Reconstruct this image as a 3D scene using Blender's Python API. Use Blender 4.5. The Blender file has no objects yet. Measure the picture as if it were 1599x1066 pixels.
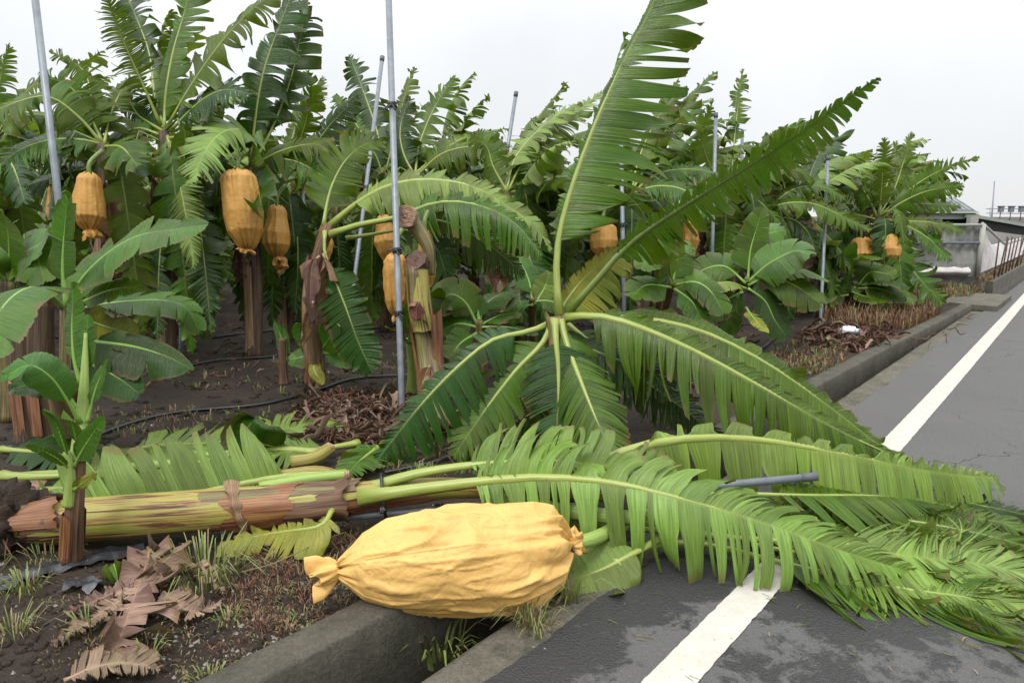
import bpy, math, random
import numpy as np
from mathutils import Vector, noise as mnoise

sc = bpy.context.scene
R_ = math.radians
# ------------------------------------------------------------------ camera, world, sun, exposure
CAM_H, PITCH, FPX = 1.55, R_(10.5), 1066.0
cam = bpy.data.objects.new('camera', bpy.data.cameras.new('camera'))
sc.collection.objects.link(cam)
cam.location = (0, 0, CAM_H)
cam.rotation_euler = (R_(90) - PITCH, 0, 0)
cam.data.sensor_width = 36.0
cam.data.lens = 24.0
cam.data.clip_start = 0.05
cam.data.clip_end = 2000
sc.camera = cam

SUN_EL, SUN_AZ = R_(58), R_(-150)          # azimuth measured clockwise from +Y
world = bpy.data.worlds.new('World'); sc.world = world
world.use_nodes = True
wn, wl = world.node_tree.nodes, world.node_tree.links
wn.clear()
sky = wn.new('ShaderNodeTexSky'); sky.sky_type = 'NISHITA'; sky.sun_disc = False
sky.sun_elevation = SUN_EL; sky.sun_rotation = SUN_AZ
bg1 = wn.new('ShaderNodeBackground'); bg1.inputs[1].default_value = 0.10
wl.new(sky.outputs[0], bg1.inputs[0])
tc = wn.new('ShaderNodeTexCoord')
sep = wn.new('ShaderNodeSeparateXYZ'); wl.new(tc.outputs['Generated'], sep.inputs[0])
pw = wn.new('ShaderNodeMath'); pw.operation = 'POWER'; pw.use_clamp = True; wl.new(sep.outputs[2], pw.inputs[0]); pw.inputs[1].default_value = 2.0
cr = wn.new('ShaderNodeMapRange'); wl.new(pw.outputs[0], cr.inputs[0])
cr.inputs[1].default_value = 0.0; cr.inputs[2].default_value = 1.0
cr.inputs[3].default_value = 0.735; cr.inputs[4].default_value = 2.75
nz = wn.new('ShaderNodeTexNoise'); nz.inputs['Scale'].default_value = 2.2; nz.inputs['Detail'].default_value = 5
wl.new(tc.outputs['Generated'], nz.inputs['Vector'])
nr = wn.new('ShaderNodeMapRange'); wl.new(nz.outputs[0], nr.inputs[0])
nr.inputs[1].default_value = 0.3; nr.inputs[2].default_value = 0.7
nr.inputs[3].default_value = 0.89; nr.inputs[4].default_value = 1.08
mu = wn.new('ShaderNodeMath'); mu.operation = 'MULTIPLY'
wl.new(cr.outputs[0], mu.inputs[0]); wl.new(nr.outputs[0], mu.inputs[1])
bg2 = wn.new('ShaderNodeBackground'); bg2.inputs[0].default_value = (0.97, 0.985, 1.0, 1)
wl.new(mu.outputs[0], bg2.inputs[1])
mxs = wn.new('ShaderNodeMixShader'); mxs.inputs[0].default_value = 0.92
wl.new(bg1.outputs[0], mxs.inputs[1]); wl.new(bg2.outputs[0], mxs.inputs[2])
wo = wn.new('ShaderNodeOutputWorld'); wl.new(mxs.outputs[0], wo.inputs[0])

sun = bpy.data.objects.new('sun', bpy.data.lights.new('sun', 'SUN'))
sc.collection.objects.link(sun)
sun.data.energy = 1.5; sun.data.angle = R_(15); sun.data.color = (1.0, 0.965, 0.91)
sdir = Vector((math.sin(SUN_AZ) * math.cos(SUN_EL), math.cos(SUN_AZ) * math.cos(SUN_EL), math.sin(SUN_EL)))
sun.rotation_euler = sdir.to_track_quat('Z', 'Y').to_euler()
sun.location = (0, 0, 30)

vs = sc.view_settings
vs.view_transform = 'Standard'; vs.look = 'None'; vs.exposure = 0.38; vs.gamma = 1.0
vs.use_curve_mapping = False

# ------------------------------------------------------------------ coordinates
SP, CP = math.sin(PITCH), math.cos(PITCH)
def ray(px, py):
    a = (px - 799.5) / FPX; b = -(py - 533.0) / FPX
    return np.array([a, CP + b * SP, -SP + b * CP])
ORG = np.array([0, 0, CAM_H])
def P(px, py, d):                       # point seen at a pixel of the photo, at a depth
    return ORG + ray(px, py) * d
def Z(px, py, z):                       # point seen at a pixel, on the level z
    r = ray(px, py)
    return ORG + r * ((z - CAM_H) / r[2])
def tr(pp, d0, d1=None):                # polyline of pixels with depth running d0 -> d1
    d1 = d0 if d1 is None else d1
    n = len(pp)
    return np.array([P(q[0], q[1], q[2] if len(q) > 2 else d0 + (d1 - d0) * i / (n - 1)) for i, q in enumerate(pp)])
def trz(pp):
    return np.array([Z(*q) for q in pp])
TH = R_(40.9)
RD = np.array([math.sin(TH), math.cos(TH)]); RN = np.array([math.cos(TH), -math.sin(TH)])
def sr(s, r, z=0.0):
    q = RN * s + RD * r
    return np.array([q[0], q[1], z])
FZ = 0.05
def fz(x, y):                           # height of the soil
    return FZ + 0.035 * mnoise.noise(Vector((x * .5, y * .5, 3.1))) + 0.014 * mnoise.noise(Vector((x * 2.1, y * 2.1, 7.7)))
def nrm(v):
    v = np.asarray(v, float); return v / np.maximum(np.linalg.norm(v, axis=-1, keepdims=True), 1e-9)

# ------------------------------------------------------------------ mesh building
class Geo:
    def __init__(s): s.v = []; s.q = []; s.t = []; s.uv = []; s.qm = []; s.tm = []; s.n = 0
    def add(s, v, q=None, t=None, uv=None, m=0):
        v = np.asarray(v, float).reshape(-1, 3)
        s.v.append(v)
        s.uv.append(np.zeros((len(v), 2)) if uv is None else np.asarray(uv, float).reshape(-1, 2))
        if q is not None and len(q): s.q.append(np.asarray(q, int) + s.n); s.qm.append(np.full(len(q), m))
        if t is not None and len(t): s.t.append(np.asarray(t, int) + s.n); s.tm.append(np.full(len(t), m))
        s.n += len(v)
        return s
def data(name, g, mats, origin=(0, 0, 0), smooth=True):
    v = np.concatenate(g.v) - np.asarray(origin, float)
    uv = np.concatenate(g.uv)
    q = np.concatenate(g.q) if g.q else np.zeros((0, 4), int)
    t = np.concatenate(g.t) if g.t else np.zeros((0, 3), int)
    me = bpy.data.meshes.new(name)
    me.vertices.add(len(v)); me.vertices.foreach_set('co', v.ravel().astype(np.float32))
    li = np.concatenate([q.ravel(), t.ravel()])
    me.loops.add(len(li)); me.loops.foreach_set('vertex_index', li.astype(np.int32))
    me.polygons.add(len(q) + len(t))
    ls = np.concatenate([np.arange(len(q)) * 4, len(q) * 4 + np.arange(len(t)) * 3])
    me.polygons.foreach_set('loop_start', ls.astype(np.int32))
    mi = np.concatenate(g.qm + g.tm)
    me.polygons.foreach_set('material_index', mi.astype(np.int32))
    me.polygons.foreach_set('use_smooth', np.full(len(mi), smooth))
    u = me.uv_layers.new(name='UVMap'); u.data.foreach_set('uv', uv[li].ravel().astype(np.float32))
    for m in (mats if isinstance(mats, (list, tuple)) else [mats]): me.materials.append(m)
    me.update(); me.validate()
    return me
COL = sc.collection
def obj(name, g, mats, parent=None, origin=(0, 0, 0), smooth=True):
    o = bpy.data.objects.new(name, data(name, g, mats, origin, smooth))
    COL.objects.link(o)
    if parent is not None: o.parent = parent
    else: o.location = origin
    return o
def tag(o, label=None, cat=None, group=None, kind=None):
    if label: o['label'] = label
    if cat: o['category'] = cat
    if group: o['group'] = group
    if kind: o['kind'] = kind
    return o
def thing(name, loc, label, cat, group=None):
    o = bpy.data.objects.new(name, None); COL.objects.link(o)
    o.location = loc; o.empty_display_size = 0.1
    return tag(o, label, cat, group)
def org(o): return np.array(o.location)

def spline(pts, n):
    p = np.asarray(pts, float)
    if len(p) == 2: c = p[0] + (p[1] - p[0]) * np.linspace(0, 1, 40)[:, None]
    else:
        e = np.vstack([2 * p[0] - p[1], p, 2 * p[-1] - p[-2]])
        out = []
        for i in range(len(p) - 1):
            a, b, c_, d = e[i:i + 4]
            t = np.linspace(0, 1, 16, endpoint=False)[:, None]
            out.append(.5 * (2 * b + (c_ - a) * t + (2 * a - 5 * b + 4 * c_ - d) * t * t + (3 * b - a - 3 * c_ + d) * t ** 3))
        c = np.vstack(out + [p[-1:]])
    L = np.concatenate([[0], np.cumsum(np.linalg.norm(np.diff(c, axis=0), axis=1))])
    s = np.linspace(0, L[-1], n)
    return np.stack([np.interp(s, L, c[:, k]) for k in range(3)], 1), L[-1]
def tangents(c):
    return nrm(np.gradient(c, axis=0))
def frames(c, up=(0, 0, 1)):
    T = tangents(c); u = np.asarray(up, float)
    if abs(np.dot(nrm(u), T[0])) > .95: u = np.array([1., 0, 0])
    N = np.zeros_like(T); b = u
    for i in range(len(T)):
        b = b - np.dot(b, T[i]) * T[i]; b = b / max(np.linalg.norm(b), 1e-9); N[i] = b
    return T, N, np.cross(T, N)
def tube(g, c, rad, seg=8, m=0, cap=True, flat=1.0, bump=0.0, seed=0, arc=(0, 1), up=(0, 0, 1)):
    c = np.asarray(c, float); n = len(c)
    rad = np.broadcast_to(np.asarray(rad, float), (n,)) if np.ndim(rad) < 2 else rad
    T, N, B = frames(c, up)
    full = arc == (0, 1)
    ns = seg if full else seg + 1
    ph = (np.arange(ns) / seg) * (arc[1] - arc[0]) * 2 * np.pi + arc[0] * 2 * np.pi
    r = np.repeat(np.asarray(rad)[:, None], ns, 1)
    if bump:
        rg = np.random.RandomState(seed)
        for k in range(4):
            r = r * (1 + bump * rg.uniform(.3, 1) * np.sin(ph[None] * (k + 1) + rg.uniform(0, 6) + np.linspace(0, rg.uniform(-5, 5), n)[:, None]))
    v = c[:, None] + (N[:, None] * np.cos(ph)[None, :, None] * flat + B[:, None] * np.sin(ph)[None, :, None]) * r[..., None]
    i, j = np.meshgrid(np.arange(n - 1), np.arange(seg), indexing='ij'); i = i.ravel(); j = j.ravel()
    j2 = (j + 1) % ns if full else j + 1
    q = np.stack([i * ns + j, i * ns + j2, (i + 1) * ns + j2, (i + 1) * ns + j], 1)
    L = np.concatenate([[0], np.cumsum(np.linalg.norm(np.diff(c, axis=0), axis=1))])
    uv = np.stack([np.repeat(L[:, None], ns, 1), np.repeat((ph / (2 * np.pi))[None], n, 0)], -1)
    vv = v.reshape(-1, 3); uu = uv.reshape(-1, 2); t = None
    if cap and full:
        vv = np.vstack([vv, c[:1], c[-1:]]); uu = np.vstack([uu, [[0, .5]], [[L[-1], .5]]])
        k = np.arange(seg); k2 = (k + 1) % seg
        t = np.concatenate([np.stack([np.full(seg, n * ns), k2, k], 1), np.stack([np.full(seg, n * ns + 1), (n - 1) * ns + k, (n - 1) * ns + k2], 1)])
    return g.add(vv, q, t, uu, m)
def box(g, lo, hi, m=0):
    x0, y0, z0 = lo; x1, y1, z1 = hi
    v = [(x0, y0, z0), (x1, y0, z0), (x1, y1, z0), (x0, y1, z0), (x0, y0, z1), (x1, y0, z1), (x1, y1, z1), (x0, y1, z1)]
    q = [(0, 3, 2, 1), (4, 5, 6, 7), (0, 1, 5, 4), (1, 2, 6, 5), (2, 3, 7, 6), (3, 0, 4, 7)]
    return g.add(v, q, None, [(a[0] + a[1], a[2]) for a in v], m)
def hexa(g, b, t, m=0):                 # 4 bottom points, 4 top points (counter-clockwise)
    v = list(b) + list(t)
    q = [(0, 3, 2, 1), (4, 5, 6, 7), (0, 1, 5, 4), (1, 2, 6, 5), (2, 3, 7, 6), (3, 0, 4, 7)]
    return g.add(v, q, None, [(a[0], a[2]) for a in v], m)
def grid(g, V, m=0, uv=None, flip=False):
    V = np.asarray(V, float); a, b = V.shape[:2]
    i, j = np.meshgrid(np.arange(a - 1), np.arange(b - 1), indexing='ij'); i = i.ravel(); j = j.ravel()
    q = np.stack([i * b + j, i * b + j + 1, (i + 1) * b + j + 1, (i + 1) * b + j], 1)
    if flip: q = q[:, ::-1]
    if uv is None:
        uv = np.stack(np.meshgrid(np.linspace(0, 1, a), np.linspace(0, 1, b), indexing='ij'), -1)
    return g.add(V.reshape(-1, 3), q, None, uv, m)

# ------------------------------------------------------------------ materials
class NT:
    def __init__(s, name):
        s.m = bpy.data.materials.new(name); s.m.use_nodes = True
        s.t = s.m.node_tree; s.t.nodes.clear()
        s.out = s.t.nodes.new('ShaderNodeOutputMaterial')
    def n(s, typ, **kw):
        x = s.t.nodes.new('ShaderNode' + typ)
        for k, v in kw.items(): setattr(x, k, v)
        return x
    def put(s, sock, v):
        if isinstance(v, bpy.types.NodeSocket): s.t.links.new(v, sock)
        elif isinstance(v, (tuple, list)) and sock.type == 'RGBA' and len(v) == 3: sock.default_value = (*v, 1)
        else: sock.default_value = v
    def math(s, op, a, b=0.0, c=None, clamp=False):
        x = s.n('Math', operation=op); x.use_clamp = clamp
        s.put(x.inputs[0], a); s.put(x.inputs[1], b)
        if c is not None: s.put(x.inputs[2], c)
        return x.outputs[0]
    def mix(s, f, a, b, blend='MIX'):
        x = s.n('Mix', data_type='RGBA', blend_type=blend)
        s.put(x.inputs[0], f); s.put(x.inputs[6], a); s.put(x.inputs[7], b)
        return x.outputs[2]
    def rng(s, v, a, b, c=0.0, d=1.0, smooth=False):
        x = s.n('MapRange'); x.interpolation_type = 'SMOOTHSTEP' if smooth else 'LINEAR'
        s.put(x.inputs[0], v)
        for i, k in enumerate((a, b, c, d)): s.put(x.inputs[i + 1], k)
        return x.outputs[0]
    def noise(s, vec, scale, detail=4, rough=.6, dist=0.0):
        x = s.n('TexNoise'); s.put(x.inputs['Vector'], vec)
        x.inputs['Scale'].default_value = scale; x.inputs['Detail'].default_value = detail
        x.inputs['Roughness'].default_value = rough; x.inputs['Distortion'].default_value = dist
        return x.outputs[0]
    def vec(s, v, sc):
        x = s.n('VectorMath', operation='MULTIPLY'); s.put(x.inputs[0], v); x.inputs[1].default_value = sc
        return x.outputs[0]
    def bump(s, h, strength=.3, dist=.01, nrm=None):
        x = s.n('Bump'); s.put(x.inputs['Height'], h); x.inputs['Strength'].default_value = strength; x.inputs['Distance'].default_value = dist
        if nrm is not None: s.put(x.inputs['Normal'], nrm)
        return x.outputs[0]
    def bsdf(s, col, rough=.6, spec=.5, normal=None, metal=0.0):
        x = s.n('BsdfPrincipled'); s.put(x.inputs['Base Color'], col); s.put(x.inputs['Roughness'], rough)
        s.put(x.inputs['Specular IOR Level'], spec); s.put(x.inputs['Metallic'], metal)
        if normal is not None: s.put(x.inputs['Normal'], normal)
        return x
    def done(s, shader):
        s.t.links.new(shader, s.out.inputs[0]); return s.m
    def pos(s): return s.n('NewGeometry').outputs['Position']
    def obj(s): return s.n('TexCoord').outputs['Object']
    def uv(s): return s.n('TexCoord').outputs['UV']

def leaf_mat(name, top, under, edge=.3, edgecol=(.16, .09, .04), rough=.26, trans=.2, yellow=0.0, rib=(.24, .30, .06), var=.5, veins=260, spec=.27):
    k = NT(name)
    uv = k.n('SeparateXYZ'); k.put(uv.inputs[0], k.uv())
    tint = k.math('FLOOR', uv.outputs[1]); a = k.math('ABSOLUTE', k.math('SUBTRACT', k.math('FRACT', uv.outputs[1]), .5)); a = k.math('MULTIPLY', a, 2.0)
    cv = k.n('CombineXYZ'); k.put(cv.inputs[0], k.math('MULTIPLY', uv.outputs[0], veins)); k.put(cv.inputs[1], k.math('MULTIPLY', a, 1.2))
    vn = k.noise(cv.outputs[0], 1.0, 3, .7)
    big = k.noise(k.pos(), 2.6, 4, .6)
    rnd = k.n('ObjectInfo').outputs['Random']
    dark = tuple(c * .55 for c in top); lite = tuple(min(1, c * 1.38) for c in top)
    c1 = k.mix(k.rng(vn, .3, .7), dark, lite)
    c2 = k.mix(k.rng(vn, .3, .7), tuple(c * .8 for c in under), tuple(c * 1.15 for c in under))
    back = k.n('NewGeometry').outputs['Backfacing']
    col = k.mix(back, c1, c2)
    hs = k.n('HueSaturation'); k.put(hs.inputs['Color'], col)
    k.put(hs.inputs['Hue'], k.math('ADD', k.rng(rnd, 0, 1, .5 - .018 * var * 2, .5 + .012 * var * 2), k.rng(k.math('PINGPONG', k.math('MULTIPLY', tint, 3.0), 4.0), 0, 4, -.010, .006)))
    k.put(hs.inputs['Value'], k.math('ADD', k.rng(big, .3, .7, 1 - .3 * var, 1 + .3 * var), k.math('ADD', k.rng(rnd, 0, 1, -.18 * var, .18 * var), k.rng(tint, 0, 7, -.28, .28))))
    k.put(hs.inputs['Saturation'], k.rng(big, .3, .7, 1.06, .9))
    col = hs.outputs[0]
    if yellow:
        col = k.mix(k.math('MULTIPLY', k.rng(k.math('ADD', big, k.math('MULTIPLY', vn, .5)), .62, .95), yellow), col, (.36, .30, .03))
    col = k.mix(k.rng(a, .0, .055, .5, 0), col, rib)
    ed = k.math('MULTIPLY', k.rng(k.math('ADD', a, k.math('MULTIPLY', k.noise(k.pos(), 7, 4, .7), .7)), 1.22, 1.34), min(1, edge * 2.2))
    col = k.mix(ed, col, edgecol)
    bp = k.bump(vn, .6, .006)
    b = k.bsdf(col, k.math('ADD', k.rng(back, 0, 1, rough, rough + .17), k.rng(vn, .3, .7, -.06, .1)), spec, bp)
    tl = k.n('BsdfTranslucent'); k.put(tl.inputs[0], k.mix(.5, col, (.19, .30, .012)))
    ms = k.n('MixShader'); ms.inputs[0].default_value = trans
    k.t.links.new(b.outputs[0], ms.inputs[1]); k.t.links.new(tl.outputs[0], ms.inputs[2])
    return k.done(ms.outputs[0])
M = {}
M['leaf'] = leaf_mat('leaf_green', (.038, .102, .002), (.088, .152, .018), trans=.24, yellow=.06)
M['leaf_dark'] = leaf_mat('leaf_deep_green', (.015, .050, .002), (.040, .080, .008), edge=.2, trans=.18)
M['leaf_far'] = leaf_mat('leaf_far_green', (.052, .114, .003), (.108, .166, .022), rough=.30, edge=.35, trans=.34, yellow=.10)
M['leaf_pale'] = leaf_mat('leaf_waxy_underside', (.140, .222, .036), (.064, .125, .008), rough=.36, edge=.25, var=.35)
M['leaf_young'] = leaf_mat('leaf_fresh_green', (.042, .135, .005), (.105, .21, .022), rough=.24, spec=.34, edge=.12, rib=(.30, .42, .10), var=.4)
M['leaf_yellow'] = leaf_mat('leaf_yellowing', (.105, .150, .020), (.15, .19, .05), yellow=.85, edge=.6)
M['leaf_dry'] = leaf_mat('leaf_dry_brown', (.225, .150, .104), (.29, .205, .15), edge=.3, rough=.72, trans=.06, rib=(.20, .12, .07), var=.9)
M['leaf_brown'] = leaf_mat('leaf_dead_rust', (.13, .060, .030), (.19, .11, .065), edge=.3, rough=.75, trans=.06, rib=(.14, .07, .03), var=1.0)

def rib_mat(name, a, b):
    k = NT(name); n = k.noise(k.vec(k.uv(), (3, 9, 1)), 3, 4)
    col = k.mix(k.rng(n, .35, .65), a, b)
    col = k.mix(k.rng(k.noise(k.pos(), 22, 4), .66, .74), col, (.16, .11, .04))
    return k.done(k.bsdf(col, .38, .5).outputs[0])
M['rib'] = rib_mat('midrib_pale_green', (.17, .23, .035), (.29, .33, .075))
M['rib_dark'] = rib_mat('midrib_mid_green', (.075, .125, .018), (.15, .20, .04))
M['rib_young'] = rib_mat('midrib_fresh', (.13, .26, .035), (.22, .36, .07))
M['rib_dry'] = rib_mat('midrib_dry', (.20, .11, .06), (.30, .19, .12))

def stem_mat(name, cols, bias=.5, rough=.5, sx=.75, sy=11.0):
    k = NT(name)
    v = k.vec(k.uv(), (sx, sy, 1))
    n = k.noise(v, 1.6, 7, .7, .9)
    n2 = k.noise(k.vec(k.uv(), (3.0, 55.0, 1)), 1.0, 3, .6)
    rp = k.n('ValToRGB'); k.put(rp.inputs[0], k.math('ADD', n, k.rng(n2, .3, .7, -.10, .10)))
    e = rp.color_ramp.elements
    while len(e) < len(cols): e.new(.5)
    for el, (p_, c) in zip(e, cols): el.position = p_; el.color = (*c, 1)
    bp = k.bump(k.math('ADD', n2, n), .5, .006)
    return k.done(k.bsdf(rp.outputs[0], k.rng(n, .35, .6, rough + .15, rough - .1), .4, bp).outputs[0])
M['stem_yg'] = stem_mat('pseudostem_yellow_green', [(.34, (.040, .016, .016)), (.42, (.16, .075, .030)), (.49, (.29, .225, .055)), (.58, (.25, .27, .050)), (.74, (.19, .225, .05))])
M['stem_brown'] = stem_mat('pseudostem_brown', [(.28, (.016, .009, .007)), (.42, (.062, .032, .018)), (.54, (.13, .068, .036)), (.70, (.22, .135, .08))], rough=.65)
M['stem_mix'] = stem_mat('pseudostem_green_brown', [(.32, (.030, .017, .012)), (.44, (.10, .055, .028)), (.54, (.15, .13, .04)), (.68, (.15, .19, .05))])
M['stem_dark'] = stem_mat('pseudostem_dark', [(.28, (.014, .009, .007)), (.45, (.045, .026, .016)), (.56, (.085, .05, .028)), (.7, (.09, .10, .03))], rough=.65)
M['stem_young'] = stem_mat('sucker_stem_green', [(.30, (.15, .20, .05)), (.5, (.25, .36, .08)), (.7, (.33, .43, .12))], rough=.4)
M['sheath_dry'] = stem_mat('dry_sheath', [(.30, (.08, .042, .022)), (.48, (.18, .105, .055)), (.62, (.29, .20, .115))], rough=.72)
M['sheath_rust'] = stem_mat('rust_sheath', [(.30, (.035, .016, .013)), (.46, (.16, .065, .030)), (.62, (.27, .14, .07))], rough=.55)
M['sheath_orange'] = stem_mat('orange_brown_sheath', [(.32, (.045, .016, .010)), (.47, (.17, .065, .025)), (.62, (.31, .16, .06))], rough=.5)

def simple(name, col, rough=.6, spec=.5, metal=0, nscale=6, amt=.25, bump=0, bscale=80):
    k = NT(name); n = k.noise(k.pos(), nscale, 5)
    c = k.mix(k.rng(n, .3, .7), tuple(x * (1 - amt) for x in col), tuple(min(1, x * (1 + amt)) for x in col))
    bp = k.bump(k.noise(k.pos(), bscale, 4), bump, .01) if bump else None
    return k.done(k.bsdf(c, rough, spec, bp, metal).outputs[0])
M['steel'] = simple('galvanised_grey_pole', (.19, .21, .235), .45, .4, .3, 14, .2)
M['cap'] = simple('pole_cap', (.09, .095, .10), .6)
M['black'] = simple('black_plastic', (.016, .016, .017), .42, .5, 0, 9, .3)
M['film'] = simple('dark_wet_film', (.030, .032, .036), .26, .6, 0, 12, .4, .4, 60)
M['cutface'] = None
def cut_mat(name, a, b):
    k = NT(name)
    w = k.n('TexWave', wave_type='RINGS', rings_direction='SPHERICAL'); k.put(w.inputs[0], k.obj())
    w.inputs['Scale'].default_value = 26; w.inputs['Distortion'].default_value = 2.5; w.inputs['Detail'].default_value = 3
    c = k.mix(w.outputs[1], a, b)
    c = k.mix(k.rng(k.noise(k.pos(), 30, 4), .5, .7), c, tuple(x * .5 for x in a))
    return k.done(k.bsdf(c, .6, .4, k.bump(w.outputs[1], .4, .004)).outputs[0])
M['cut'] = cut_mat('sawn_stem_face', (.25, .145, .085), (.36, .235, .155))
M['cut_dark'] = cut_mat('dark_snapped_face', (.055, .025, .018), (.13, .065, .04))

def bag_mat(name, col, sat, rough=.5, trans=.08, cs=7.0, cstr=.45):
    k = NT(name); p_ = k.pos(); n = k.noise(p_, 7, 5); f = k.noise(p_, 380, 2)
    wv = k.n('TexNoise'); k.put(wv.inputs['Vector'], p_); wv.inputs['Scale'].default_value = 5; wv.inputs['Detail'].default_value = 3
    ad = k.n('VectorMath', operation='MULTIPLY_ADD'); k.put(ad.inputs[0], wv.outputs[1]); ad.inputs[1].default_value = (.16, .16, .16); k.put(ad.inputs[2], p_)
    h = None
    for sc_, w_ in ((cs, 1.0), (cs * 2.3, .5), (cs * 5, .22)):
        vo = k.n('TexVoronoi'); vo.feature = 'DISTANCE_TO_EDGE'; k.put(vo.inputs['Vector'], ad.outputs[0]); vo.inputs['Scale'].default_value = sc_
        e = k.math('MULTIPLY', k.math('MINIMUM', vo.outputs['Distance'], .22), w_); h = e if h is None else k.math('ADD', h, e)
    c = k.mix(k.rng(n, .3, .7), tuple(x * .88 for x in col), tuple(min(1, x * 1.06) for x in col))
    c = k.mix(k.rng(k.noise(p_, 16, 6, .7), .58, .78), c, sat)
    c = k.mix(k.rng(k.noise(p_, 60, 5, .75), .66, .76, 0, .5), c, tuple(x * .55 for x in sat))
    b = k.bsdf(c, rough, .35, k.bump(f, .12, .002, k.bump(h, cstr, .05)))
    tl = k.n('BsdfTranslucent'); k.put(tl.inputs[0], c)
    ms = k.n('MixShader'); ms.inputs[0].default_value = trans
    k.t.links.new(b.outputs[0], ms.inputs[1]); k.t.links.new(tl.outputs[0], ms.inputs[2])
    return k.done(ms.outputs[0])
M['bag'] = bag_mat('yellow_fruit_bag', (.65, .395, .12), (.59, .34, .09), .5, .08, 5.0, .38)
M['bag_orange'] = bag_mat('orange_fruit_bag', (.48, .255, .058), (.33, .155, .032), .5, .10, 6.0, .22)

# soil
k = NT('wet_soil'); p_ = k.pos()
n1 = k.noise(p_, .55, 5, .6, .4); n2 = k.noise(p_, 3.6, 6, .65); n3 = k.noise(p_, 34, 5, .7); n4 = k.noise(p_, 140, 3, .7)
wet = k.rng(k.math('ADD', n1, k.math('MULTIPLY', n2, .35)), .56, .78, 0, 1, True)
c = k.mix(k.rng(n3, .3, .7), (.022, .0150, .0100), (.066, .046, .032))
c = k.mix(k.rng(n2, .35, .65), c, k.mix(k.rng(n4, .3, .7), (.036, .026, .019), (.078, .059, .046)))
c = k.mix(k.rng(k.noise(p_, 6.5, 6, .75, 1.0), .58, .68), c, (.055, .028, .016))
c = k.mix(k.math('MULTIPLY', wet, .62), c, (.010, .008, .0065))
vo = k.n('TexVoronoi'); k.put(vo.inputs['Vector'], p_); vo.inputs['Scale'].default_value = 55
c = k.mix(k.math('MULTIPLY', k.rng(vo.outputs['Distance'], .10, .06), k.rng(n2, .5, .62)), c, (.14, .128, .112))
bp = k.bump(k.math('ADD', k.math('MULTIPLY', n3, .8), k.math('ADD', k.math('MULTIPLY', n4, .35), k.math('MULTIPLY', n2, .6))), 1.0, .035)
M['soil'] = k.done(k.bsdf(c, k.rng(wet, 0, 1, .85, .45), .22, bp).outputs[0])
# asphalt: dry grey, wet dark where the 'wet' attribute says rain water has pooled
k = NT('asphalt'); p_ = k.pos()
at = k.n('Attribute'); at.attribute_name = 'wet'
n1 = k.noise(p_, 6.5, 9, .76, .5); n2 = k.noise(p_, 170, 4, .8); n3 = k.noise(p_, 1.1, 4)
vo = k.n('TexVoronoi'); k.put(vo.inputs['Vector'], p_); vo.inputs['Scale'].default_value = 115
n5 = k.noise(k.vec(p_, (1, 1, 1)), 17, 6, .75)
wet = k.rng(k.math('ADD', at.outputs['Fac'], k.math('ADD', k.rng(n1, .25, .75, -.42, .42), k.rng(n5, .3, .7, -.16, .16))), .44, .60)
dry = k.mix(k.rng(n2, .3, .7), (.052, .051, .050), (.138, .135, .131))
dry = k.mix(k.rng(n3, .3, .7), dry, k.mix(.5, dry, (.12, .118, .116)))
dry = k.mix(k.rng(vo.outputs['Distance'], .34, .10, 0, .6), dry, k.mix(k.rng(k.noise(p_, 70, 2), .4, .6), (.09, .088, .085), (.23, .222, .21)))
crk = k.n('TexVoronoi'); crk.feature = 'DISTANCE_TO_EDGE'; wv_ = k.n('VectorMath', operation='MULTIPLY_ADD'); nn_ = k.n('TexNoise'); k.put(nn_.inputs['Vector'], p_); nn_.inputs['Scale'].default_value = 4; k.put(wv_.inputs[0], nn_.outputs[1]); wv_.inputs[1].default_value = (.5, .5, .5); k.put(wv_.inputs[2], p_); k.put(crk.inputs['Vector'], wv_.outputs[0]); crk.inputs['Scale'].default_value = .9
dry = k.mix(k.math('MULTIPLY', k.rng(crk.outputs['Distance'], .006, .001), k.rng(n3, .5, .6)), dry, (.03, .03, .03))
wc = k.mix(k.rng(n2, .3, .7), (.018, .018, .019), (.042, .041, .041))
wc = k.mix(k.rng(vo.outputs['Distance'], .30, .08, 0, .5), wc, (.075, .074, .072))
c = k.mix(wet, dry, wc)
bp = k.bump(k.math('ADD', n2, vo.outputs['Distance']), .9, .006)
M['asphalt'] = k.done(k.bsdf(c, k.rng(wet, 0, 1, .86, .42), k.rng(wet, 0, 1, .35, .5), bp).outputs[0])
# road paint
k = NT('road_paint'); p_ = k.pos()
n2 = k.noise(p_, 210, 3, .7); n1 = k.noise(p_, 9, 5, .7)
c = k.mix(k.rng(n1, .3, .7), (.385, .365, .315), (.49, .47, .415))
c = k.mix(k.rng(n2, .55, .70, 0, .55), c, (.36, .345, .32))
c = k.mix(k.rng(k.noise(p_, 46, 5, .85), .62, .68, 0, .8), c, (.15, .146, .14))
M['paint'] = k.done(k.bsdf(c, .7, .35, k.bump(n2, .35, .003)).outputs[0])
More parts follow.
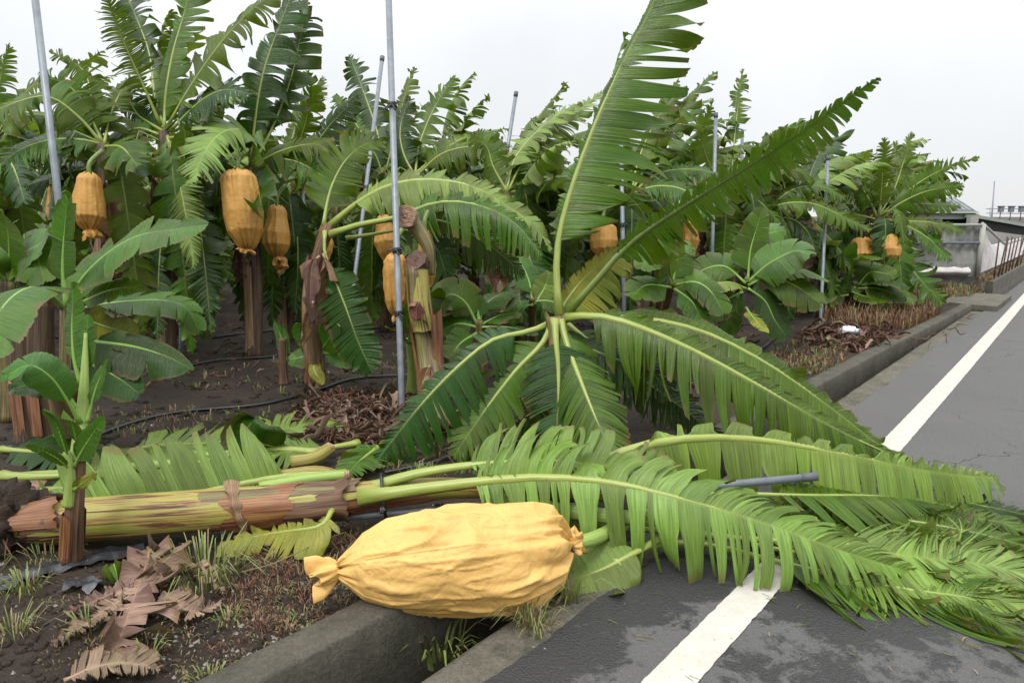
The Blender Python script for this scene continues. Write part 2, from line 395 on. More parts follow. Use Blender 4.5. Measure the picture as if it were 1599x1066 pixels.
# concrete
def concrete(name, a, b, moss=.5, rough=.8):
    k = NT(name); p_ = k.pos()
    n1 = k.noise(p_, 2.2, 6, .7, .3); n2 = k.noise(p_, 70, 5, .75); n3 = k.noise(p_, 11, 6, .7)
    c = k.mix(k.rng(n2, .3, .7), a, b)
    sp = k.n('SeparateXYZ'); k.put(sp.inputs[0], k.n('NewGeometry').outputs['Normal'])
    c = k.mix(k.math('MULTIPLY', k.rng(k.math('ADD', n1, k.math('MULTIPLY', n3, .5)), .58, .92), moss), c, (.030, .034, .018))
    c = k.mix(k.rng(n3, .60, .74, 0, .45), c, tuple(x * 1.5 for x in b))
    st = k.noise(k.vec(p_, (7, 7, .9)), 1.0, 5, .7)
    c = k.mix(k.rng(st, .52, .72, 0, .6), c, (.020, .019, .014))
    c = k.mix(k.rng(k.noise(p_, 5, 6, .75), .56, .70, 0, .5), c, (.17, .15, .105))
    vo = k.n('TexVoronoi'); k.put(vo.inputs['Vector'], p_); vo.inputs['Scale'].default_value = 90
    c = k.mix(k.rng(vo.outputs['Distance'], .16, .05, 0, .5), c, tuple(x * 1.7 for x in b))
    return k.done(k.bsdf(c, rough, .35, k.bump(k.math('ADD', n2, k.math('MULTIPLY', n3, 1.2)), .8, .012)).outputs[0])
M['conc'] = concrete('mossy_concrete', (.050, .044, .033), (.125, .112, .085), .75, .75)
M['conc_l'] = concrete('worn_kerb_concrete', (.070, .063, .048), (.20, .18, .14), .65)
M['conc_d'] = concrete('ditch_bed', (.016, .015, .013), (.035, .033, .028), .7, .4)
M['water'] = None
k = NT('muddy_water'); b = k.bsdf((.045, .036, .022), .06, .6, k.bump(k.noise(k.pos(), 9, 3), .05, .01)); M['water'] = k.done(b.outputs[0])
M['pebble'] = simple('pebble_grey', (.22, .205, .185), .75, .4, 0, 30, .5)
def grass_mat(name, a, b):
    k = NT(name); rnd = k.noise(k.pos(), 24, 2)
    sp = k.n('SeparateXYZ'); k.put(sp.inputs[0], k.uv())
    c = k.mix(k.rng(rnd, .3, .7), a, b)
    bs = k.bsdf(c, .5, .4); tl = k.n('BsdfTranslucent'); k.put(tl.inputs[0], c)
    ms = k.n('MixShader'); ms.inputs[0].default_value = .2
    k.t.links.new(bs.outputs[0], ms.inputs[1]); k.t.links.new(tl.outputs[0], ms.inputs[2])
    return k.done(ms.outputs[0])
M['grass'] = grass_mat('grass_green', (.11, .16, .035), (.22, .25, .075))
M['grass_dry'] = grass_mat('grass_straw', (.19, .145, .065), (.27, .22, .11))
M['grass_red'] = grass_mat('grass_rust', (.105, .042, .022), (.19, .095, .05))

# ------------------------------------------------------------------ the banana leaf
def leaf(parent, pts, W, n='c', F=(.5, .15, -.8), droop=3.0, wr=1.0, wl=1.0, pet=.14, strips=(2, 7), tear=(.05, .5),
         jit=.35, mat='leaf', rib='rib', nv=64, Ms=7, r0=.017, sweep=.25, fold=0.0, seed=0, miss=.06, pleat=.0028,
         tip=(.35, .9), tpow=1.8, gap=.10, name='leaf', sub=True, label=None, origin=None, dl=None, dr=None, blunt=3.5, twist=.5, tipsweep=.75, ribflat=.8, Fr=None, Fl=None):
    rg = np.random.RandomState(seed)
    C, L = spline(pts, 48); T = tangents(C); S = np.linspace(0, 1, 48)
    nn = {'c': (0, -1, .18), 'u': (0, -.15, 1), 'cu': (0, -.75, .65)}.get(n, n) if isinstance(n, str) else n
    nn = np.asarray(nn, float)
    F = nrm(np.asarray(F, float))
    ist = rg.randint
    us = np.linspace(pet, .995, nv)
    ui, sid, i, s_ = [], [], 0, 0
    while i < nv - 1:
        kk = strips[0] + int((strips[1] - strips[0] + .99) * rg.rand() ** 1.5 * (1.35 - .8 * i / nv)); kk = min(i + max(1, kk), nv - 1)
        ui += list(range(i, kk + 1)); sid += [s_] * (kk - i + 1); i = kk; s_ += 1
    ui = np.array(ui); sid = np.array(sid); u = us[ui]; nS = s_
    itp = lambda A, x: np.stack([np.interp(x, S, A[:, q]) for q in range(3)], -1)
    b0 = itp(C, u); t0 = nrm(itp(T, u))
    nl = nrm(nn - (t0 * nn).sum(1)[:, None] * t0); Bv = np.cross(t0, nl)
    v = (u - pet) / (1 - pet)
    prof = np.minimum(1, (np.maximum(v, .0) / .10 + .06)) ** .55 * np.maximum(1 - v ** blunt, .0) ** .75 + .02
    g = Geo()
    for sg, wm, dd in ((1, wr, dr), (-1, wl, dl)):
        if wm <= 0: continue
        dd = droop if dd is None else dd
        Fs = F if (Fr if sg > 0 else Fl) is None else nrm(np.asarray(Fr if sg > 0 else Fl, float))
        f0 = rg.uniform(tear[0], tear[1], nS)[sid]
        tw = rg.uniform(tip[0], tip[1], nS)[sid]
        cor = lambda a_: a_ + 1.5 * np.apply_along_axis(lambda z_: np.convolve(np.pad(z_, 2, mode='edge'), np.ones(5) / 5 * 1.6, 'valid'), 0, a_)
        jd = (cor(rg.normal(0, 1, (nS, 3))) * jit * .62)[sid]
        jk = np.maximum(1 + cor(rg.normal(0, jit * .6, (nS, 1)))[:, 0], .1)[sid]
        jd = jd + t0 * ((rg.normal(0, 1, nS) * jit * .8)[sid])[:, None]
        le = rg.uniform(.86, 1.06, nS); le[rg.rand(nS) < miss] *= rg.uniform(.25, .6); le = le[sid]
        wv = W * wm * prof * (1 + .06 * np.sin(v * 9 + rg.uniform(0, 6))) * le * rg.uniform(.96, 1.03, len(u))
        twi = (rg.normal(0, twist, nS))[sid]
        sw = sweep + tipsweep * v ** 3
        d = nrm(Bv * sg * np.cos(sw)[:, None] + t0 * np.sin(sw)[:, None] + nl * fold)
        low = 1 + .25 * np.sin(v * 7 + rg.uniform(0, 6))
        pos = b0.copy(); out = [pos.copy()]; fr = np.linspace(0, 1, Ms + 1); dirs = [d.copy()]
        for j in range(Ms):
            ds = wv / Ms
            ra = np.clip((fr[j + 1] - f0) / np.maximum(1 - f0, .05), 0, 1)
            d = d + Fs * (dd * (low * (1 + (jk - 1) * ra)) * ds)[:, None] + jd * (ra * ds * 6)[:, None]
            d = nrm(d); pos = pos + d * ds[:, None]; out.append(pos.copy()); dirs.append(d.copy())
        V = np.stack(out, 1); D = np.stack(dirs, 1)
        ra = np.clip((fr[None] - f0[:, None]) / np.maximum(1 - f0[:, None], .05), 0, 1)
        nar = 1 - gap * np.minimum(1, ra * 4) - (1 - gap) * ra ** tpow * (1 - tw[:, None])
        cnt = np.bincount(sid, minlength=nS).astype(float)
        mean = np.zeros((nS, Ms + 1, 3)); np.add.at(mean, sid, V); mean /= cnt[:, None, None]
        mV = mean[sid]
        uc = np.bincount(sid, weights=u, minlength=nS) / cnt
        V = mV + (V - mV) * nar[..., None]
        ln = nrm(np.cross(D, t0[:, None]))
        V = V + ln * ((u - uc[sid]) * L * twi)[:, None, None] * ra[..., None]
        V = V + ln * (pleat * (1 - 2 * (ui % 2)))[:, None, None] * np.minimum(1, fr * 4)[None, :, None]
        a = len(u); b = Ms + 1
        kk = np.where(sid[:-1] == sid[1:])[0]
        kk, jj = np.meshgrid(kk, np.arange(Ms), indexing='ij'); kk = kk.ravel(); jj = jj.ravel()
        q = np.stack([kk * b + jj, kk * b + jj + 1, (kk + 1) * b + jj + 1, (kk + 1) * b + jj], 1)
        if sg < 0: q = q[:, ::-1]
        tint = rg.randint(0, 8, nS)[sid]
        uv = np.stack([np.repeat(u[:, None], b, 1), (.5 + sg * fr * .499)[None] + tint[:, None]], -1)
        g.add(V, q, None, uv)
    o0 = org(parent) if origin is None else origin
    ln_all = nrm(nn - (T * nn).sum(1)[:, None] * T)
    kS = 16 if sub else 9
    idx = np.linspace(0, 46, kS).astype(int)
    cc = C[idx] - ln_all[idx] * (r0 * .25)
    rad = r0 * (1 - .86 * np.linspace(0, 1, kS) ** .8); rad[0] *= 1.25
    if sub:
        o = obj(name, g, [M[mat]], parent, o0)
        gm = Geo(); tube(gm, cc, rad, 7, flat=ribflat, up=nn)
        obj('midrib', gm, [M[rib]], o, o0)
    else:
        tube(g, cc, rad, 5, m=1, cap=False)
        o = obj(name, g, [M[mat], M[rib]], parent, o0)
    if label: o['label'] = label
    return o

def stem(parent, pts, r0, r1, mat, name='pseudostem', seg=14, n=22, bump=.05, seed=0, flare=.25):
    c, L = spline(pts, n); s = np.linspace(0, 1, n)
    rad = r0 + (r1 - r0) * s + r0 * flare * np.exp(-s * 14)
    g = Geo(); tube(g, c, rad, seg, bump=bump, seed=seed)
    return obj(name, g, [M[mat]], parent, org(parent))
def ragged(rg, n, amp):
    a = rg.uniform(-1, 1, n); b = np.convolve(np.pad(a, 2, mode='edge'), [.2, .5, .7, .5, .2], 'valid')[:n]
    return (b * .8 + rg.uniform(-.35, .35, n)) * amp
def sheath(parent, pts, r0, r1, mat, arc, seed=0, name='sheath', n=20, seg=9, peel=0.0, rag=.05):
    c, L = spline(pts, n); s = np.linspace(0, 1, n)
    rg = np.random.RandomState(seed)
    rad = r0 + (r1 - r0) * s + peel * s ** 4
    g = Geo(); tube(g, c, rad, seg, bump=.05, seed=seed, arc=arc, cap=False)
    g.v[0] = g.v[0].reshape(n, seg + 1, 3)
    T = tangents(c)
    for e_, sg_ in ((-1, 1), (0, -1)):
        w_ = ragged(rg, seg + 1, rag)[:, None]; st_ = 1 if e_ == 0 else -2
        g.v[0][e_] += T[e_] * sg_ * w_; g.v[0][st_] += T[e_] * sg_ * w_ * .5
    g.v[0] = g.v[0].reshape(-1, 3)
    return obj(name, g, [M[mat]], parent, org(parent))

# wind blows from the left of the photo to the right
WIND = np.array([.85, .25, -.35])
def wind_leaf_pts(base, az, el, L, rg, kw, kg, n=9):
    d = np.array([math.cos(az) * math.cos(el), math.sin(az) * math.cos(el), math.sin(el)])
    p = np.array(base, float); out = [p.copy()]
    for i in range(n):
        t = i / n
        d = nrm(d + WIND * kw * (.3 + t) / n + np.array([0, 0, -1.]) * kg * (.2 + 1.5 * t * t) / n)
        p = p + d * L / n; out.append(p.copy())
    return np.array(out)
def banana_plant(x, y, h, seed, label, group=None, nl=9, scale=1.0, near=False, lean=(0, 0), nvs=38, dead=2, rising=.5, hangers=3, name='banana_plant'):
    rg = np.random.RandomState(seed)
    z0 = fz(x, y)
    t = thing(name, (x, y, z0 - .03), label, 'banana plant', group)
    top = np.array([x + lean[0] + rg.uniform(-.1, .1), y + lean[1], z0 + h])
    stem(t, [(x, y, z0 - .03), (x + lean[0] * .3, y + lean[1] * .3, z0 + h * .5), top], .105 * scale, .06 * scale, rg.choice(['stem_brown', 'stem_mix', 'stem_dark']), seed=seed, seg=9, n=9)
    for k_ in range(nl):
        az = rg.uniform(-math.pi, math.pi)
        if rg.rand() < .45: az = rg.normal(.2, .7)
        young = k_ / nl
        hang = k_ < hangers
        if hang: el = R_(rg.uniform(-70, -25))
        else: el = R_(10 + 65 * young * rg.uniform(.7, 1.15)) if rg.rand() < rising + young * .5 else R_(rg.uniform(-35, 15))
        L = scale * rg.uniform(1.3, 2.0) * (.8 if hang else 1)
        pts = wind_leaf_pts(top + np.array([0, 0, -.12 * rg.rand() - .1 * hang]), az, el, L, rg, rg.uniform(.4, 1.1) * (.3 if hang else 1), rg.uniform(.8, 2.4))
        pts[:, 2] = np.maximum(pts[:, 2], z0 + .12)
        T = pts[4] - pts[2]
        nvec = nrm(np.array([-T[0], -T[1], abs(T[2]) + .4]) * .6 + np.array([-.2, -.35, .7]))
        if hang: nvec = nrm(np.array([math.cos(az), math.sin(az) - .4, .25]))
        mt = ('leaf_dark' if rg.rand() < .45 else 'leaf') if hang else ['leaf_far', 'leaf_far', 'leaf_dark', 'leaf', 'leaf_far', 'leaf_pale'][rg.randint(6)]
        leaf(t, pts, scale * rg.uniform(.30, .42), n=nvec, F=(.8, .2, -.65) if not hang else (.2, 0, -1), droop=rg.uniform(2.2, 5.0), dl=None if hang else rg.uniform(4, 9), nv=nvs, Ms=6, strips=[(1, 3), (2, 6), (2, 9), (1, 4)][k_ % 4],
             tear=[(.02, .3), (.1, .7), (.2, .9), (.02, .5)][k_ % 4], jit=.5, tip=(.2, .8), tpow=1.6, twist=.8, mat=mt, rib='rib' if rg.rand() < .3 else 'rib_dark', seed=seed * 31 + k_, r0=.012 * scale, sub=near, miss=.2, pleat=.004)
    for k_ in range(dead):
        az = rg.uniform(-math.pi, math.pi)
        b = np.array([x, y, z0 + h * rg.uniform(.8, .95)])
        o_ = np.array([math.cos(az), math.sin(az), 0]) * .22
        L = h * rg.uniform(.4, .75)
        pts = [b, b + o_ * .7 + (0, 0, .02), b + o_ + (0, 0, -L * .45), b + o_ * .9 + (0, 0, -L)]
        green = rg.rand() < .25
        leaf(t, pts, .16, n=(o_[0], o_[1] - .2, .1), F=(.1, 0, -1), droop=4, nv=20, Ms=4, strips=(1, 4), jit=.6, mat='leaf_dark' if green else ('leaf_brown' if rg.rand() < .6 else 'leaf_dry'),
             rib='rib_dark' if green else 'rib_dry', seed=seed * 57 + k_, sub=False, r0=.010, name='leaf' if green else 'dead_leaf')
    return t

# ------------------------------------------------------------------ the setting
def wall_front(r): return float(np.interp(r, [-4, 1, 6, 9, 13, 40], [-1.92, -1.865, -1.75, -1.70, -1.585, -1.585]))
def bend(r): return -0.0125 * 1.6 * math.log(1 + math.exp(min(30, (r - 4.5) / 1.6)))
WTOP = 0.10
rg0 = np.random.RandomState(5)
# soil: one sheet, fine near the camera, running out to the horizon
S_ = np.concatenate([[-500, -250, -120, -60, -35, -22], np.linspace(-15, -2.0, 170)])
Rr = np.concatenate([[-120, -40, -12], np.linspace(-4, 20, 300), [22, 25, 30, 40, 60, 120, 300, 600]])
V = np.zeros((len(S_), len(Rr), 3))
for j, r in enumerate(Rr):
    e = (wall_front(r) - .14) - (-2.0)
    for i, s in enumerate(S_):
        q = sr(s + e * np.clip((s + 4) / 2.0, 0, 1), r)
        V[i, j] = q
        V[i, j, 2] = fz(q[0], q[1]) + (.006 * mnoise.noise(Vector((q[0] * 9, q[1] * 9, 1))) + .01 * abs(mnoise.noise(Vector((q[0] * 4.4, q[1] * 4.4, 5))))) * (s > -16)
V[-1, :, 2] = .055
g = Geo(); grid(g, V, flip=False); tag(obj('ground', g, [M['soil']]), kind='structure')
# far side of the road: verge running to the horizon
g = Geo(); grid(g, np.array([[sr(5.6, -200, -.03), sr(5.6, 600, -.03)], [sr(600, -200, -.03), sr(600, 600, -.03)]])); tag(obj('road_verge', g, [M['soil']]), kind='structure')
# road sheet with ragged left edge and wet patches
WETP = [(870, 1000, .30, 1.0), (960, 920, .36, 1.1), (1060, 890, .34, 1.0), (800, 1062, .26, 1.0), (1150, 880, .26, .9), (1260, 930, .34, 1.0), (1330, 980, .26, .85), (1390, 960, .30, .9), (1180, 1050, .28, .62), (1300, 1050, .40, .62), (1480, 1030, .36, .55),
        (1240, 800, .5, 1.0), (1450, 830, .5, .95), (1550, 820, .45, .85), (1130, 760, .4, 1.0)]
WP = [(Z(a, b, 0)[:2], r_, w_) for a, b, r_, w_ in WETP]
ss = np.concatenate([np.linspace(-1.41, .2, 47), np.linspace(.3, 2.6, 34), [3.4, 5.0, 5.8]]); rr = np.concatenate([[-200, -60, -20, -6], np.linspace(-1, 8, 230), np.linspace(8.3, 22, 50), [26, 34, 60, 150, 600]])
V = np.zeros((len(ss), len(rr), 3)); wv = np.zeros((len(ss), len(rr)))
for j, r in enumerate(rr):
    edge = .026 * mnoise.noise(Vector((r * 3.1, 0, 0))) + .014 * mnoise.noise(Vector((r * 14, 4, 0)))
    for i, s in enumerate(ss):
        so = s + (edge if i == 0 else edge * .5 if i == 1 else 0) + (bend(r) * np.clip((s + 1.5) / .5, 0, 1))
        V[i, j] = sr(so, r, .0); q = V[i, j, :2]
        w = max([0] + [w_ * math.exp(-((q - c) ** 2).sum() / (r_ * r_)) for c, r_, w_ in WP])
        w = max(w, .75 * math.exp(-((s + 1.42) / .10) ** 2) * (r < 4.2))
        wv[i, j] = w
g = Geo(); grid(g, V); road = obj('road', g, [M['asphalt']]); tag(road, kind='structure')
at = road.data.attributes.new('wet', 'FLOAT', 'POINT'); at.data.foreach_set('value', wv.ravel().astype(np.float32))
# painted edge line
rr = np.concatenate([[-60, -10], np.linspace(-1, 10, 420), np.linspace(10.5, 60, 60)])
V = np.array([[sr(s0 + bend(r) + .006 * mnoise.noise(Vector((r * 26, s0 * 9, 0))), r, .004) for r in rr] for s0 in (-1.012, -.94, -.868)])
g = Geo(); grid(g, V); tag(obj('road_line', g, [M['paint']]), kind='structure')

# drain: floor, field-side wall, road-side kerb
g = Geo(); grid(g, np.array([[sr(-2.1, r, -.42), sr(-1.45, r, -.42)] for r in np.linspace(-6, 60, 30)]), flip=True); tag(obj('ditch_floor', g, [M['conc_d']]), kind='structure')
def profile_run(name, prof, rs, mat, off, jit=.005, seed=0, ends=True):
    # prof: points (s, z) around the cross-section; off(r) shifts it sideways
    V = np.zeros((len(rs), len(prof) + 1, 3))
    for i, r in enumerate(rs):
        for j in range(len(prof) + 1):
            s, z = prof[j % len(prof)]
            nz_ = mnoise.noise(Vector((r * 5, s * 9 + seed, z * 9))) * jit + mnoise.noise(Vector((r * 19, s * 19 + seed, z * 19))) * jit * .6
            V[i, j] = sr(s + off(r) + nz_, r, z + nz_ * .8)
    g = Geo(); grid(g, V, flip=True)
    if ends:
        for e_, fl in ((0, False), (len(rs) - 1, True)):
            pts = V[e_, :-1]; c = pts.mean(0); n = len(pts); k_ = np.arange(n)
            t_ = np.stack([np.full(n, n), k_, (k_ + 1) % n], 1)
            g.add(np.vstack([pts, c[None]]), None, t_ if fl else t_[:, ::-1])
    return g
rs = np.concatenate([np.linspace(-5, -.2, 20), np.linspace(-.1, 13.4, 320)])
prof = [(-.155, -.5), (-.155, -.02), (-.155, WTOP - .008), (-.149, WTOP), (-.10, WTOP + .002), (-.05, WTOP + .002), (-.010, WTOP - .001), (-.001, WTOP - .010), (.003, 0), (.004, -.12), (.006, -.28), (.01, -.5)]
g = profile_run('w', prof, rs, None, wall_front, .009, 1)
w = obj('ditch_wall', g, [M['conc']]); tag(w, 'long dark mossy concrete ditch wall along the field edge', 'wall')
prof = [(-.17, -.5), (-.185, -.22), (-.19, -.06), (-.178, -.018), (-.15, -.007), (-.08, -.005), (.0, -.006), (.12, -.010), (.12, -.5)]
g = profile_run('k', prof, rs, None, lambda r: -1.42 + .012 * mnoise.noise(Vector((r * 2.3, 9, 1))), .011, 4)
kb = obj('kerb', g, [M['conc_l']]); tag(kb, 'worn grey concrete kerb ledge between the asphalt and the open ditch', 'kerb')
# slab bridging the drain, and the farther raised drain wall
g = Geo()
a, b = 13.5, 15.6
hexa(g, [sr(-2.05, a, .0), sr(-1.25, a, .0), sr(-1.25, b, .0), sr(-2.05, b, .0)], [sr(-2.05, a, .10), sr(-1.25, a, .085), sr(-1.25, b, .085), sr(-2.05, b, .10)])
tag(obj('drain_slab', g, [M['conc_l']], smooth=False), 'flat grey concrete slab bridging the ditch beyond the wall end', 'slab')
fw = thing('raised_kerb', sr(-1.7, 16, 0), 'low dark concrete kerb wall below the row of rusty posts', 'wall')
g = Geo(); r_ = np.linspace(15.7, 34, 60)
V_ = profile_run('f', [(-.12, -.3), (-.12, .30), (-.10, .315), (-.02, .315), (0, .30), (.01, -.3)], r_, None, lambda r: -1.56, .01, 8)
obj('wall_face', V_, [M['conc']], fw, org(fw))

# puddles lying in the soil
def puddle(px, py, rx, ry, z, seed):
    c = Z(px, py, z); rg = np.random.RandomState(seed); n = 28
    th = np.linspace(0, 2 * np.pi, n, endpoint=False)
    rad = 1 + .22 * np.sin(th * 2 + rg.rand() * 6) + .16 * np.sin(th * 3 + rg.rand() * 6) + .1 * np.sin(th * 5 + rg.rand() * 6)
    v = np.stack([c[0] + rx * rad * np.cos(th), c[1] + ry * rad * np.sin(th), np.full(n, z)], 1)
    g = Geo(); k_ = np.arange(n)
    g.add(np.vstack([v, [[c[0], c[1], z]]]), None, np.stack([np.full(n, n), k_, (k_ + 1) % n], 1))
    tag(obj('puddle', g, [M['water']]), kind='structure')
for i, a in enumerate([(300, 618, 1.0, .40), (585, 580, .8, .5), (430, 575, .7, .35)]):
    puddle(a[0], a[1], a[2], a[3], .048, i)

# ------------------------------------------------------------------ buildings at the end of the field
M['net'] = simple('pale_insect_net', (.50, .475, .46), .8, .2, 0, 3, .25, .3, 120)
M['net_in'] = simple('grey_inner_sheet', (.22, .225, .21), .8, .2, 0, 1.6, .4)
M['plinth'] = simple('grey_plinth', (.085, .08, .07), .85, .3, 0, 5, .4)
M['roofmetal'] = simple('pale_roof_sheet', (.20, .205, .235), .7, .3, .0, 3, .15)
M['trim'] = simple('pale_green_trim', (.27, .30, .255), .6, .4, 0, 3, .1)
M['wallpale'] = simple('pale_wall', (.33, .33, .30), .8, .3, 0, 2, .08)
M['dark'] = simple('painted_interior_shade', (.02, .02, .022), .8, .3)  # near-black colour standing in for the shade inside the sheds
M['rust'] = simple('rusty_post', (.075, .05, .042), .7, .4, .2, 30, .4)
M['towerpale'] = simple('pale_tower', (.62, .68, .66), .7, .3, 0, 2, .08)
cA = Z(1524, 432, .32); rdir = np.array([RD[0], RD[1], 0]); fdir = nrm(np.array([-1.0, .10, 0]))
def up(p, z): return np.array([p[0], p[1], z])
nh = thing('net_house', up(cA, 0), 'low pale net house on a concrete plinth at the field end', 'net house')
def slab(g, a, b, z0, z1, th, m=0, z1b=None):
    a = np.asarray(a, float)[:2]; b = np.asarray(b, float)[:2]; d = nrm(b - a); n = np.array([-d[1], d[0]]) * th
    z1b = z1 if z1b is None else z1b
    hexa(g, [(*a, z0), (*b, z0), (*(b + n), z0), (*(a + n), z0)], [(*a, z1), (*b, z1b), (*(b + n), z1b), (*(a + n), z1)], m)
fB = cA + fdir * 4.2; sB = cA + rdir * 13
g = Geo(); slab(g, cA + (.05, -.06, 0), fB + (0, -.06, 0), -.1, .33, -.14); obj('plinth', g, [M['plinth']], nh, org(nh), False)
g = Geo(); V = np.zeros((9, 90, 3))
for i in range(9):
    for j in range(90):
        q = cA + (fB - cA) * (j / 89); w_ = i / 8; V[i, j] = up(q, .33 + 1.0 * w_) + (0, .02 + .022 * math.sin(j * 1.7 + math.sin(i * .7)) * (.4 + w_) + .05 * mnoise.noise(Vector((j * .13, i * .3, 6))), 0)
grid(g, V)
obj('front_net', g, [M['net_in']], nh, org(nh), False)
g = Geo()
n = 26; V = np.zeros((n, 10, 3)); rg = np.random.RandomState(3)
for i in range(n):
    t_ = i / (n - 1); q = cA + rdir * 13 * t_
    for j in range(10):
        w_ = j / 9; zt = 1.36 - .55 * min(1, t_ * 3.0)
        o_ = RN * (.05 * math.sin(i * 1.9) * math.sin(w_ * 3) - .28 * w_ * min(1, t_ * 3))
        V[i, j] = (q[0] + o_[0], q[1] + o_[1], .36 + (zt - .36) * w_)
grid(g, V); obj('side_net', g, [M['net']], nh, org(nh))
for i, t_ in enumerate((0, .33, .66, 1)):
    q = cA + (fB - cA) * t_; g = Geo(); tube(g, [up(q, .3) + (0, -.03, 0), up(q, 1.37) + (0, -.03, 0)], .035 if i else .05, 8); obj('net_post', g, [M['wallpale' if i == 0 else 'steel']], nh, org(nh))
for z in (1.35, 1.0):
    g = Geo(); tube(g, [up(cA, z) + (0, -.04, 0), up(fB, z) + (0, -.04, 0)], .028, 6); obj('rail', g, [M['trim' if z > 1.2 else 'steel']], nh, org(nh))
g = Geo()
tube(g, [up(cA, 1.38), up(cA + rdir * 4.3, .84), up(sB, .84)], .03, 6); obj('rail', g, [M['wallpale']], nh, org(nh))
g = Geo(); V = np.zeros((14, 30, 3)); rg = np.random.RandomState(9)
for i in range(14):
    for j in range(30):
        q = cA + fdir * (.2 + 3.8 * j / 29); V[i, j] = up(q, .34 + .30 * (1 - i / 13) * (.6 + .5 * mnoise.noise(Vector((j * .4, 0, 2))))) + (0, -.05 - .10 * math.sin(i / 13 * 3.1), 0)
grid(g, V); obj('gathered_sheet', g, [M['net']], nh, org(nh))
# rusty leaning posts along the kerb
for i, px in enumerate([1541, 1553, 1559, 1564, 1569, 1574, 1578, 1581, 1584, 1593, 1596]):
    r = 16.3 + i * .62 if i < 9 else 23.5 + (i - 9) * .7
    b = sr(-1.62, r, .30); lean = rg.uniform(.02, .16) if i else 0
    top = b + np.array([lean, 0, rg.uniform(.78, .88) - i * .012])
    g = Geo(); tube(g, [b - (0, 0, .05), top], .015, 6)
    o = obj('fence_post', g, [M['rust']], None, b)
    tag(o, ['upright rusty post standing first, at the net house corner', 'second rusty post from the net house corner, leaning toward the road', 'third rusty leaning post from the net house corner', 'fourth rusty leaning post from the net house corner', 'fifth rusty leaning post from the net house corner', 'sixth rusty leaning post from the net house corner', 'seventh rusty leaning post from the net house corner', 'eighth rusty leaning post from the net house corner', 'ninth rusty post, last before the gap in the row', 'first rusty post after the gap in the far row', 'last rusty post of the row, beyond the gap'][i], 'post', 'rusty posts beside the net house')
# sheds behind
def shed():
    d = 22.0
    s = thing('shed', P(1500, 400, d), 'pale metal roofed shed rising behind the net house', 'shed')
    O = org(s)
    bx = lambda n_, x0, x1, y0, y1, d0, d1, m: (lambda gg: obj(n_, hexa(gg, [P(x0, y1, d0), P(x1, y1, d0), P(x1, y1, d1), P(x0, y1, d1)], [P(x0, y0, d0), P(x1, y0, d0), P(x1, y0, d1), P(x0, y0, d1)]), [M[m]], s, O, False))(Geo())
    bx('wall', 1405, 1528, 341, 425, 22.3, 27, 'wallpale')
    bx('opening_shade', 1412, 1511, 343, 352, 22.2, 22.29, 'dark')  # thin dark slab before the solid wall, painting the shade of an opening
    bx('fascia', 1400, 1530, 334, 342, 22.0, 22.25, 'trim')
    bx('gutter', 1400, 1528, 330, 333, 21.85, 22.1, 'trim')
    g = Geo()
    a0, a1 = P(1404, 330, 22.0), P(1522, 330, 22.0); zr = P(1480, 313, 24.0)
    b0 = np.array([a0[0] + .8, 24.3, zr[2] + .05]); b1 = np.array([a1[0] + .55, 24.3, zr[2] + .05]); th = np.array([0, 0, .05])
    hexa(g, [a0, a1, b1, b0], [a0 + th, a1 + th, b1 + th, b0 + th])
    c0 = b0 + (0, 2.4, -.55); c1 = b1 + (0, 2.4, -.55)
    hexa(g, [b0, b1, c1, c0], [b0 + th, b1 + th, c1 + th, c0 + th])
    rf = obj('roof', g, [M['roofmetal']], s, O, False)
    for t_ in np.linspace(.03, .97, 15):
        gg = Geo(); p0 = a0 + (a1 - a0) * t_ + th * 1.3; p1 = b0 + (b1 - b0) * t_ + th * 1.3
        tube(gg, [p0, p1], .022, 5); obj('roof_seam', gg, [M['trim']], rf, O)
    g = Geo(); w = np.array([.05, 0, 0])
    hexa(g, [a1 - (0, 0, .1), a1 + w - (0, 0, .1), c1 + w - (0, 0, .1), c1 - (0, 0, .1)], [a1 + (0, 0, .02), a1 + w + (0, 0, .02), b1 + w, b1])
    obj('gable', g, [M['trim']], s, O, False)
    l = thing('lean_to_shed', P(1590, 400, 21.5), 'long pale lean-to with a dark open front beside the road', 'shed')
    O2 = org(l)
    def b2(n_, pts_b, pts_t, m): gg = Geo(); obj(n_, hexa(gg, pts_b, pts_t), [M[m]], l, O2, False)
    A, B = P(1529, 336, 21.4), P(1640, 356, 23.5)
    dn = lambda p, h: p - np.array([0, 0, h]); bk = np.array([-.6, 3.2, .15])
    b2('roof', [dn(A, .10), dn(B, .10), dn(B, .10) + bk, dn(A, .10) + bk], [A, B, B + bk, A + bk], 'trim')
    A2, B2 = A + (.05, .12, -.10), B + (0, .12, -.10)
    b2('open_front_shade', [dn(A2, .33), dn(B2, .26), dn(B2, .26) + (0, .1, 0), dn(A2, .33) + (0, .1, 0)], [A2, B2, B2 + (0, .1, 0), A2 + (0, .1, 0)], 'dark')  # solid dark strip under the roof, shade of the open front put into colour
    A3, B3 = A + (.05, .08, -.43), B + (0, .08, -.36)
    b2('wall', [up(A3, 0), up(B3, 0), up(B3, 0) + (0, .1, 0), up(A3, 0) + (0, .1, 0)], [A3, B3, B3 + (0, .1, 0), A3 + (0, .1, 0)], 'wallpale')
    b2('post', [up(A, 0) - (.25, 0, 0), up(A, 0), up(A, 0) + (0, .2, 0), up(A, 0) + (-.25, .2, 0)], [A - (.25, 0, .05), A - (0, 0, .05), A + (0, .2, -.05), A + (-.25, .2, -.05)], 'wallpale')
shed()
